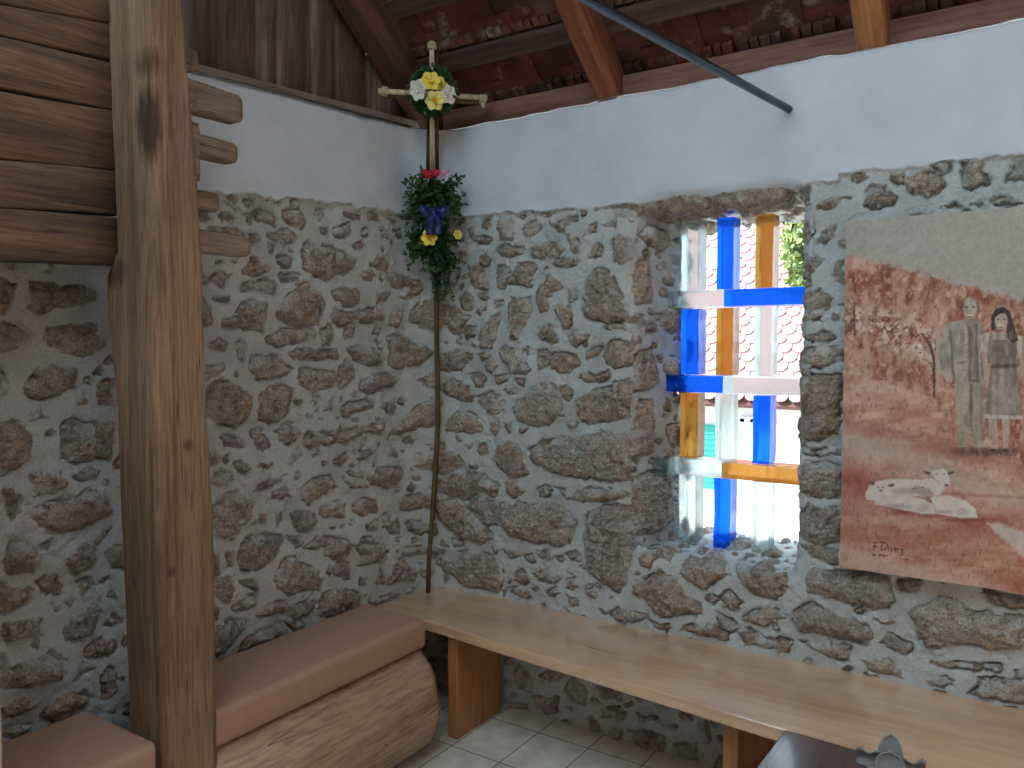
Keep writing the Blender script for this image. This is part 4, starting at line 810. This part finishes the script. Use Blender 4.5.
    m, nt, b = newmat('painted_canvas'); at = N(nt, 'ShaderNodeAttribute', attribute_name='paint'); nt.links.new(at.outputs['Color'], b.inputs['Base Color']); b.inputs['Roughness'].default_value = .75
    tc = N(nt, 'ShaderNodeTexCoord'); nz = N(nt, 'ShaderNodeTexNoise', Scale=420.); nt.links.new(tc.outputs['Object'], nz.inputs[0]); bump(nt, b, nz.outputs[0], .15, .002)
    o = fast_mesh('painted_surface', co, grid_faces(len(vs), len(us)), m, {}, None)
    o.parent = pt; o.matrix_parent_inverse = world_of(pt).inverted()
    a = o.data.color_attributes.new('paint', 'FLOAT_COLOR', 'POINT'); a.data.foreach_set('color', np.concatenate([lin, np.ones(U.shape+(1,))], -1).astype(np.float32).ravel())
paint_picture()
# ------------------------------------------------------------------ palm cross in the corner
PALE = wood('pale_stick', [srgb(200,184,140), srgb(226,212,172), srgb(238,228,194)], 2, 20, .1, .5, 0, .2, 80)
BARK = plain('greenish_bark', srgb(108, 92, 58), .8, .3, .5, 90, .3)
BARKD = plain('brown_bark', srgb(92, 66, 44), .8, .3, .5, 90, .3)
STR = plain('straw_string', srgb(206, 196, 160), .8)
def cpt(x, y, c=.17): return onp(x, y, (1, -1, 0), c)
cs = empty('decorated_cross', cpt(428, 583)); tag(cs, 'tall slim wooden cross with greenery and flowers standing on the bench in the corner', 'cross')
stem = [(428, 584), (429, 560), (432, 520), (435, 470), (437, 430), (437, 380), (436, 330), (436, 270), (434, 230), (433, 180)]
pts = [cpt(*p, .20 if p[1] > 250 else .21) for p in stem]; pts[0][2] = .461
MB().tube(pts, [.0105, .0105, .010, .0095, .009, .009, .0085, .008, .008, .008], 10).build('stem', BARK, cs)
MB().tube([p+np.array([.009, .004, 0]) for p in pts[2:]], .004, 8).build('side_rod', BARKD, cs)
def rod(a, b, r, m, nm, c=.25, c2=None):
    c2 = c if c2 is None else c2
    return MB().tube([cpt(*a, c), cpt((a[0]+b[0])/2, (a[1]+b[1])/2, (c+c2)/2), cpt(*b, c2)], r, 10).build(nm, m, cs)
rod((432, 176), (432, 41), .0105, PALE, 'upright_rod', .27, .43)
rod((428, 176), (429, 120), .009, BARKD, 'upright_rod', .225); rod((437, 176), (437, 47), .008, BARKD, 'upright_rod', .24, .40)
rod((378, 91), (487, 98), .011, PALE, 'arm', .37); rod((380, 95), (486, 103), .010, BARK, 'arm', .345)
def bind(a, b, r, n, cc=.36):
    for i in range(n):
        t = i/(n-1); c = cpt(a[0]*(1-t)+b[0]*t, a[1]*(1-t)+b[1]*t, cc); ax = cpt(*b, cc)-cpt(*a, cc); ax /= np.linalg.norm(ax)
        u = np.cross(ax, [.7, -.7, .1]); u /= np.linalg.norm(u); w = np.cross(ax, u)
        MBB.tube([c+r*(math.cos(q)*u+math.sin(q)*w)*(1+.08*math.sin(q*3+i)) for q in np.linspace(0, 2*math.pi, 15)], .0028, 5, False)
MBB = MB(); bind((382, 91), (387, 92), .019, 4); MBB.build('string_binding', STR, cs)
MBB = MB(); bind((480, 99), (485, 100), .019, 4)
for q in range(7):
    a = cpt(482+q*.5, 103, .38); MBB.tube([a, a+np.array([.004*math.sin(q), -.004, -.018-.003*(q % 3)])], .0016, 4)
MBB.build('string_binding', STR, cs)
MBB = MB(); bind((432, 43), (432, 49), .016, 5, .42); MBB.build('string_binding', STR, cs)
def leafmat(nm, c1, c2):
    m, nt, b = newmat(nm); g = N(nt, 'ShaderNodeAttribute', attribute_name='tone')
    r = ramp(nt, g.outputs['Fac'], [(0, c1), (1, c2)]); nt.links.new(r.outputs[0], b.inputs['Base Color']); b.inputs['Roughness'].default_value = .45
    b.inputs['Subsurface Weight'].default_value = 0; return m
LEAF = leafmat('boxwood_leaf', srgb(22, 52, 30), srgb(70, 112, 62))
def leaf(V, Fc, T, c, d, nrm, l, w, t):
    d = d/np.linalg.norm(d); s = np.cross(nrm, d); s /= np.linalg.norm(s)+1e-9; n = np.cross(d, s); k = len(V)
    V += [c, c+d*l*.35+s*w+n*w*.5, c+d*l*.35-s*w+n*w*.5, c+d*l*.75+s*w*.8+n*w*.4, c+d*l*.75-s*w*.8+n*w*.4, c+d*l, c+d*l*.5]
    Fc += [(k, k+1, k+6), (k, k+6, k+2), (k+1, k+3, k+5, k+6), (k+2, k+6, k+5, k+4)]; T += [t]*7
def sprigs(name, make, n, seed, parent, lsz=.017):
    rg = np.random.RandomState(seed); V = []; Fc = []; T = []; tw = MB()
    for i in range(n):
        c, d, L = make(rg)
        d = d/np.linalg.norm(d); p = c.copy(); tw0 = p.copy(); shade = rg.uniform(0, 1)
        m = max(4, int(L/.008))
        for j in range(m):
            p = c+d*L*j/m+np.array([0, 0, -.4*L*(j/m)**2*rg.uniform(.2, 1)])
            for sg in (-1, 1):
                q = rg.normal(size=3); dd = d*.7+q*.55; nn = rg.normal(size=3)*.5+np.array([.6, -.6, .6])
                leaf(V, Fc, T, p, dd, nn, lsz*rg.uniform(.7, 1.2), lsz*.27, np.clip(shade*.6+rg.uniform(0, .4), 0, 1))
        tw.tube([c, p], .0012, 4)
    k0 = len(V); V += [np.array(v) for v in tw.V]; Fc += [tuple(i+k0 for i in f) for f in tw.F]; T += [.1]*len(tw.V)
    o = mesh(name, V, Fc, LEAF, parent, smooth=False); set_attr(o.data, 'tone', np.array(T)); return o
er = np.array([.8325, .554, 0]); en = np.array([.554, -.8325, 0])      # across and towards the viewer
wc = cpt(433, 92, .39)
def mk_wreath(rg):
    a = rg.uniform(0, 2*math.pi); R_ = .076+rg.uniform(-.018, .016); o_ = er*math.cos(a)+ZV*math.sin(a)
    return wc+o_*R_+en*rg.uniform(-.02, .025), o_*.45+er*-math.sin(a)*.9+ZV*math.cos(a)*.9+en*rg.uniform(0, .8), rg.uniform(.02, .036)
wreath = sprigs('boxwood_wreath', mk_wreath, 330, 5, cs, .015)
b1 = cpt(434, 193, .27)
def mk_b1(rg):
    a = rg.uniform(-1.25, 1.25)*.95; d = er*math.sin(a)*1.0+ZV*math.cos(a)*.75+en*rg.uniform(-.2, .8)
    if rg.rand() < .45: d[2] -= 1.05
    return b1+er*rg.uniform(-.05, .05)+ZV*rg.uniform(-.06, .02), d, rg.uniform(.075, .125)
sprigs('boxwood_bunch', mk_b1, 105, 6, cs, .021)
b2 = cpt(433, 236, .27)
def mk_b2(rg):
    a = rg.uniform(0, 2*math.pi); d = er*math.cos(a)+ZV*(math.sin(a)*.6-.35)+en*rg.uniform(-.1, .8)
    return b2+er*rg.uniform(-.06, .06)+ZV*rg.uniform(-.08, .025), d, rg.uniform(.055, .115)
sprigs('boxwood_bunch', mk_b2, 120, 7, cs, .021)
b3 = cpt(442, 268, .26)
def mk_b3(rg): return b3+er*rg.uniform(-.045, .035)+ZV*rg.uniform(-.03, .03), np.array([rg.uniform(-.25, .25), rg.uniform(-.2, .1), -1.]), rg.uniform(.05, .11)
sprigs('hanging_sprigs', mk_b3, 26, 8, cs, .015)
YEL = plain('yellow_petal', srgb(250, 224, 90), .5, .3); YEL2 = plain('orange_trumpet', srgb(240, 170, 50), .5, .3); WHI = plain('white_petal', srgb(246, 240, 226), .5, .3); PYE = plain('pale_yellow_petal', srgb(240, 226, 130), .5, .3)
RED = plain('red_ribbon', srgb(190, 30, 44), .4, .4); BLU = plain('blue_ribbon', srgb(16, 38, 92), .35, .5); PNK = plain('pink_bead', srgb(214, 150, 186), .5)
def flower(c, face, r, pm, tm, parent, label, n=6, seed=0, cup=.35):
    rg = np.random.RandomState(seed); face = face/np.linalg.norm(face); u = np.cross(face, ZV); u /= np.linalg.norm(u); w = np.cross(u, face)
    V = []; Fc = []
    for k in range(n):
        a = 2*math.pi*k/n+rg.uniform(-.12, .12); d = u*math.cos(a)+w*math.sin(a); s = np.cross(face, d); b0 = len(V); cu = cup+rg.uniform(-.15, .2)
        for i in range(5):
            t = i/4; wd = r*.46*math.sin(math.pi*(.12+.80*t))
            for j in (-1, -.5, 0, .5, 1): V.append(c+d*r*(.08+.92*t)+s*wd*j+face*(r*cu*t*(1-.6*t)+abs(j)*r*.08+(k % 2)*r*.04))
        for i in range(4):
            for j in range(4): q = b0+i*5+j; Fc.append((q, q+1, q+6, q+5))
    o = mesh('flower', V, Fc, pm, parent); sm = o.modifiers.new('s', 'SOLIDIFY'); sm.thickness = .0008; o['label'] = label
    rings = [[c+face*h*r+(u*math.cos(q)+w*math.sin(q))*rr*r for q in np.linspace(0, 2*math.pi, 14, endpoint=False)] for h, rr in ((.0, .12), (.2, .17), (.38, .20), (.44, .26), (.36, .17), (.12, .10))]
    t_ = MB().loft(rings).V, MB().loft(rings).F
    k = len(o.data.vertices)
    return o, rings
def put_flower(px, py, c, face, r, pm, tm, parent, label, **k):
    o, rings = flower(cpt(px, py, c), face, r, pm, tm, parent, label, **k)
    tr = MB().loft(rings)
    # the trumpet shares the flower's mesh as a second material
    me = o.data; bmv = [tuple(v.co) for v in me.vertices]; fs = [tuple(p.vertices) for p in me.polygons]; n = len(bmv); nf = len(fs)
    m2 = bpy.data.meshes.new('flower'); m2.from_pydata(bmv+[tuple(v) for v in tr.V], [], fs+[tuple(i+n for i in f) for f in tr.F]); m2.update()
    m2.materials.append(pm); m2.materials.append(tm)
    for i, p in enumerate(m2.polygons): p.use_smooth = True; p.material_index = 1 if i >= nf else 0
    o.data = m2
put_flower(431, 82, .46, en+ZV*.2, .044, YEL, YEL, wreath, 'yellow daffodil', n=6, seed=1)
put_flower(439, 84, .45, en+er*.5+ZV*.2, .034, YEL, YEL, wreath, 'yellow daffodil', n=6, seed=9)
put_flower(435, 101, .47, en-ZV*.1, .042, PYE, YEL2, wreath, 'pale daffodil with orange trumpet', n=6, seed=2)
put_flower(420, 90, .46, en-er*.7-ZV*.3, .044, WHI, WHI, wreath, 'white flower', n=6, seed=3, cup=.7)
put_flower(447, 95, .46, en+er*.7-ZV*.2, .040, WHI, WHI, wreath, 'white flower', n=6, seed=4, cup=.7)
put_flower(430, 238, .40, en-er*.2, .036, YEL, YEL2, cs, 'yellow daffodil', n=6, seed=5, cup=.6)
put_flower(457, 235, .33, en+er*.6, .022, PYE, PYE, cs, 'small pale yellow flower', n=6, seed=6, cup=.6)
def bow(c, size, m, name, label, tails=2, droop=.9):
    V = []; Fc = []
    def strip(pts, w, wdir):
        b0 = len(V)
        for p in pts:
            for j in (-1, 0, 1): V.append(p+wdir*w*j/2)
        for i in range(len(pts)-1):
            for j in range(2): q = b0+i*3+j; Fc.append((q, q+1, q+4, q+3))
    for sg in (-1, 1):
        L = [c+er*sg*size*(.95*math.sin(t*math.pi))*1.0+en*size*(.42*math.sin(t*2*math.pi))+ZV*size*(.18*math.sin(t*math.pi)-.08*t) for t in np.linspace(0, 1, 15)]
        strip(L, size*.75, ZV+er*.15*sg)
    for q in range(tails):
        sg = (-1, 1, .2)[q]
        T_ = [c+er*sg*size*(.35*t+.1*math.sin(t*4))+en*size*(.25+.1*math.sin(t*6+q))-ZV*size*droop*1.6*t for t in np.linspace(0, 1, 9)]
        strip(T_, size*.55, er+ZV*.15)
    kn = [[c+en*size*(.1+h)+(er*math.cos(q)*.20+ZV*math.sin(q)*.30)*size*rr for q in np.linspace(0, 2*math.pi, 10, endpoint=False)] for h, rr in ((0, .8), (.1, 1), (.2, .9), (.26, .4))]
    k0 = len(V); mb = MB().loft(kn); V.extend([np.array(v) for v in mb.V]); Fc.extend([tuple(i+k0 for i in f) for f in mb.F])
    o = mesh(name, V, Fc, m, cs); sm = o.modifiers.new('s', 'SOLIDIFY'); sm.thickness = .0012; o['label'] = label
bow(cpt(434, 214, .43), .060, BLU, 'ribbon_bow', 'dark blue satin bow', 2, .9)
bow(cpt(431, 174, .38), .036, RED, 'ribbon_bow', 'red bow', 1, .3)
mb = MB()
for q in range(9):
    a = cpt(438+q*1.25, 177-q*.9, .38); a = a+ZV*.004*math.sin(q*2.3); u = np.array([1., 0, 0]); w = np.array([0, 1., 0])
    mb.loft([[a+ZV*.009*math.cos(f)+(er*math.cos(g)+en*math.sin(g))*.009*math.sin(f) for g in np.linspace(0, 2*math.pi, 8, endpoint=False)] for f in np.linspace(.15, math.pi-.15, 6)])
o = mb.build('pink_trim', PNK, cs); o['label'] = 'pink and white beaded trim'
# ------------------------------------------------------------------ outside: neighbouring house seen through the glass
HY = 8.
def h_(x, y): return ony(x, y, HY)
eave = h_(740, 396)[2]
hs = empty('neighbour_house', (0, HY, -3)); tag(hs, 'white rendered house with pink tiled roof outside, seen between the glass bars', 'house')
WHITE = plain('white_render', srgb(206, 204, 200), .9, .2, .2, 30)
MB().box((-8, HY, -3), (3.2, HY+.3, eave+.1)).build('house_wall', WHITE, hs, smooth=False)
def rooft():
    m, nt, b = newmat('house_roof_tiles'); tc = N(nt, 'ShaderNodeTexCoord')
    at = N(nt, 'ShaderNodeAttribute', attribute_name='tone'); r = ramp(nt, at.outputs['Fac'], [(0, srgb(146, 112, 110)), (.5, srgb(160, 124, 122)), (1, srgb(140, 114, 114))])
    nt.links.new(r.outputs[0], b.inputs['Base Color']); b.inputs['Roughness'].default_value = .9; return m
V = []; Fc = []; T = []; rg = np.random.RandomState(3)
rs_d = np.array([0, .62, .785]); rn = np.array([0, -.785, .62]); p0 = np.array([0, HY-.25, eave])
nr = 30; nc = 34
for i in range(nr):
    for j in range(nc):
        x = -6.2+j*.19+(i % 2)*.095; 
        if not (-5.5 < x < 0.3): continue
        c = p0+rs_d*i*.16+np.array([x, 0, 0])+rn*.012; k = len(V); t = rg.uniform(0, 1)
        arc = [(-.09, 0), (-.07, -.045), (-.03, -.07), (.03, -.07), (.07, -.045), (.09, 0), (.09, .2), (-.09, .2)]
        for a, b_ in arc: V.append(c+np.array([a, 0, 0])+rs_d*b_+rn*(.03 if b_ < .1 else 0)); T.append(t)
        for a, b_ in arc: V.append(c+np.array([a, 0, 0])+rs_d*b_+rn*((.03 if b_ < .1 else 0)-.014)); T.append(t)
        Fc.append(tuple(range(k, k+8))); Fc.append(tuple(range(k+15, k+7, -1)))
        for q in range(8): Fc.append((k+q, k+8+q, k+8+(q+1) % 8, k+(q+1) % 8))
o = mesh('house_roof', V, Fc, rooft(), hs, smooth=False); set_attr(o.data, 'tone', np.array(T))
rb = MB().add([p0+np.array([x, 0, 0])+rs_d*s-rn*.03 for x in (-8, .35) for s in (-.1, 4.7)]+[p0+np.array([x, 0, 0])+rs_d*s-rn*.10 for x in (-8, .35) for s in (-.1, 4.7)], [(0, 1, 3, 2), (4, 6, 7, 5), (0, 4, 5, 1), (2, 3, 7, 6), (0, 2, 6, 4), (1, 5, 7, 3)]).build('roof_deck', plain('roof_deck', srgb(90, 60, 56), .9), hs, smooth=False)
GREEN = plain('green_shutter', srgb(40, 150, 140), .6); FRM = plain('white_frame', srgb(240, 236, 238), .5); PANE = plain('window_pane', srgb(150, 170, 180), .1, .8)
a = h_(703, 424); b_ = h_(716, 489)
mb = MB().box((a[0], HY-.05, b_[2]), (b_[0], HY-.001, a[2]))
for i in range(12):
    z = b_[2]+(a[2]-b_[2])*(i+.5)/12; mb.box((a[0]+.02, HY-.065, z-.012), (b_[0]-.02, HY-.05, z+.012))
mb.build('shutter', GREEN, hs, smooth=False)
a = h_(741, 418); b_ = h_(753, 484); fr = MB()
fr.box((a[0], HY-.04, b_[2]), (a[0]+.06, HY-.001, a[2])).box((b_[0]-.04, HY-.04, b_[2]), (b_[0]+.3, HY-.001, a[2])).box((a[0], HY-.04, a[2]-.05), (b_[0]+.3, HY-.001, a[2]+.02)).build('window_frame', FRM, hs, smooth=False)
dm = onp(712, 262, rn, rn@(p0+rn*.05))
MB().box(dm-np.array([.16, .05, .2]), dm+np.array([.16, .25, .2])).build('roof_window', plain('skylight_pane', srgb(170, 190, 205), .1, .8), hs, smooth=False, bevel=.02)
# foliage by the house
TL = leafmat('tree_leaf', srgb(98, 120, 62), srgb(140, 158, 96))
tc_ = ony(822, 238, 6.2); rg = np.random.RandomState(12); V = []; Fc = []; T = []
for i in range(2600):
    q = rg.normal(size=3); q /= np.linalg.norm(q); p = tc_+q*np.array([.42, .5, .62])*rg.uniform(.5, 1)**.5*(1+.15*math.sin(q[0]*9))
    leaf(V, Fc, T, p, rg.normal(size=3), rg.normal(size=3), .10, .03, rg.uniform(0, 1))
tr = empty('leafy_tree', (tc_[0], tc_[1], -3)); tag(tr, 'light green tree outside at the top right of the glass window', 'tree')
o = mesh('crown', V, Fc, TL, tr, smooth=False); set_attr(o.data, 'tone', np.array(T))
MB().tube([(tc_[0], tc_[1], -3), (tc_[0]+.05, tc_[1], 0), (tc_[0], tc_[1], tc_[2])], [.14, .11, .05], 10).build('trunk', BARKD, tr)
g = MB().box((-14, .6, -3.1), (12, 20, -3)).build('ground', plain('pale_paving', srgb(200, 196, 186), .9), smooth=False); tag(g, kind='structure')
# ------------------------------------------------------------------ daylight
sd = bpy.data.lights.new('sun', 'SUN'); sd.energy = 13.; sd.angle = math.radians(1.); sd.color = (1, .96, .9)
so = bpy.data.objects.new('sun', sd); COL.objects.link(so); so.rotation_euler = Vector((.75, .5, -.9)).to_track_quat('-Z', 'Y').to_euler(); so.location = (-3, -2, 8)

w = bpy.data.worlds.new('sky'); sc.world = w; w.use_nodes = True; nt = w.node_tree; bg = nt.nodes['Background']
tc = N(nt, 'ShaderNodeTexCoord'); sx = N(nt, 'ShaderNodeSeparateXYZ'); nt.links.new(tc.outputs['Generated'], sx.inputs[0])
r = ramp(nt, sx.outputs['Z'], [(0., (.50, .52, .52, 1)), (.02, (.70, .87, 1., 1)), (.6, (.63, .83, 1., 1))])
nt.links.new(r.outputs[0], bg.inputs[0]); bg.inputs[1].default_value = 3.3
vs_ = sc.view_settings; vs_.view_transform = 'Standard'; vs_.look = 'None'; vs_.gamma = 1; vs_.use_curve_mapping = False; vs_.exposure = 0.24
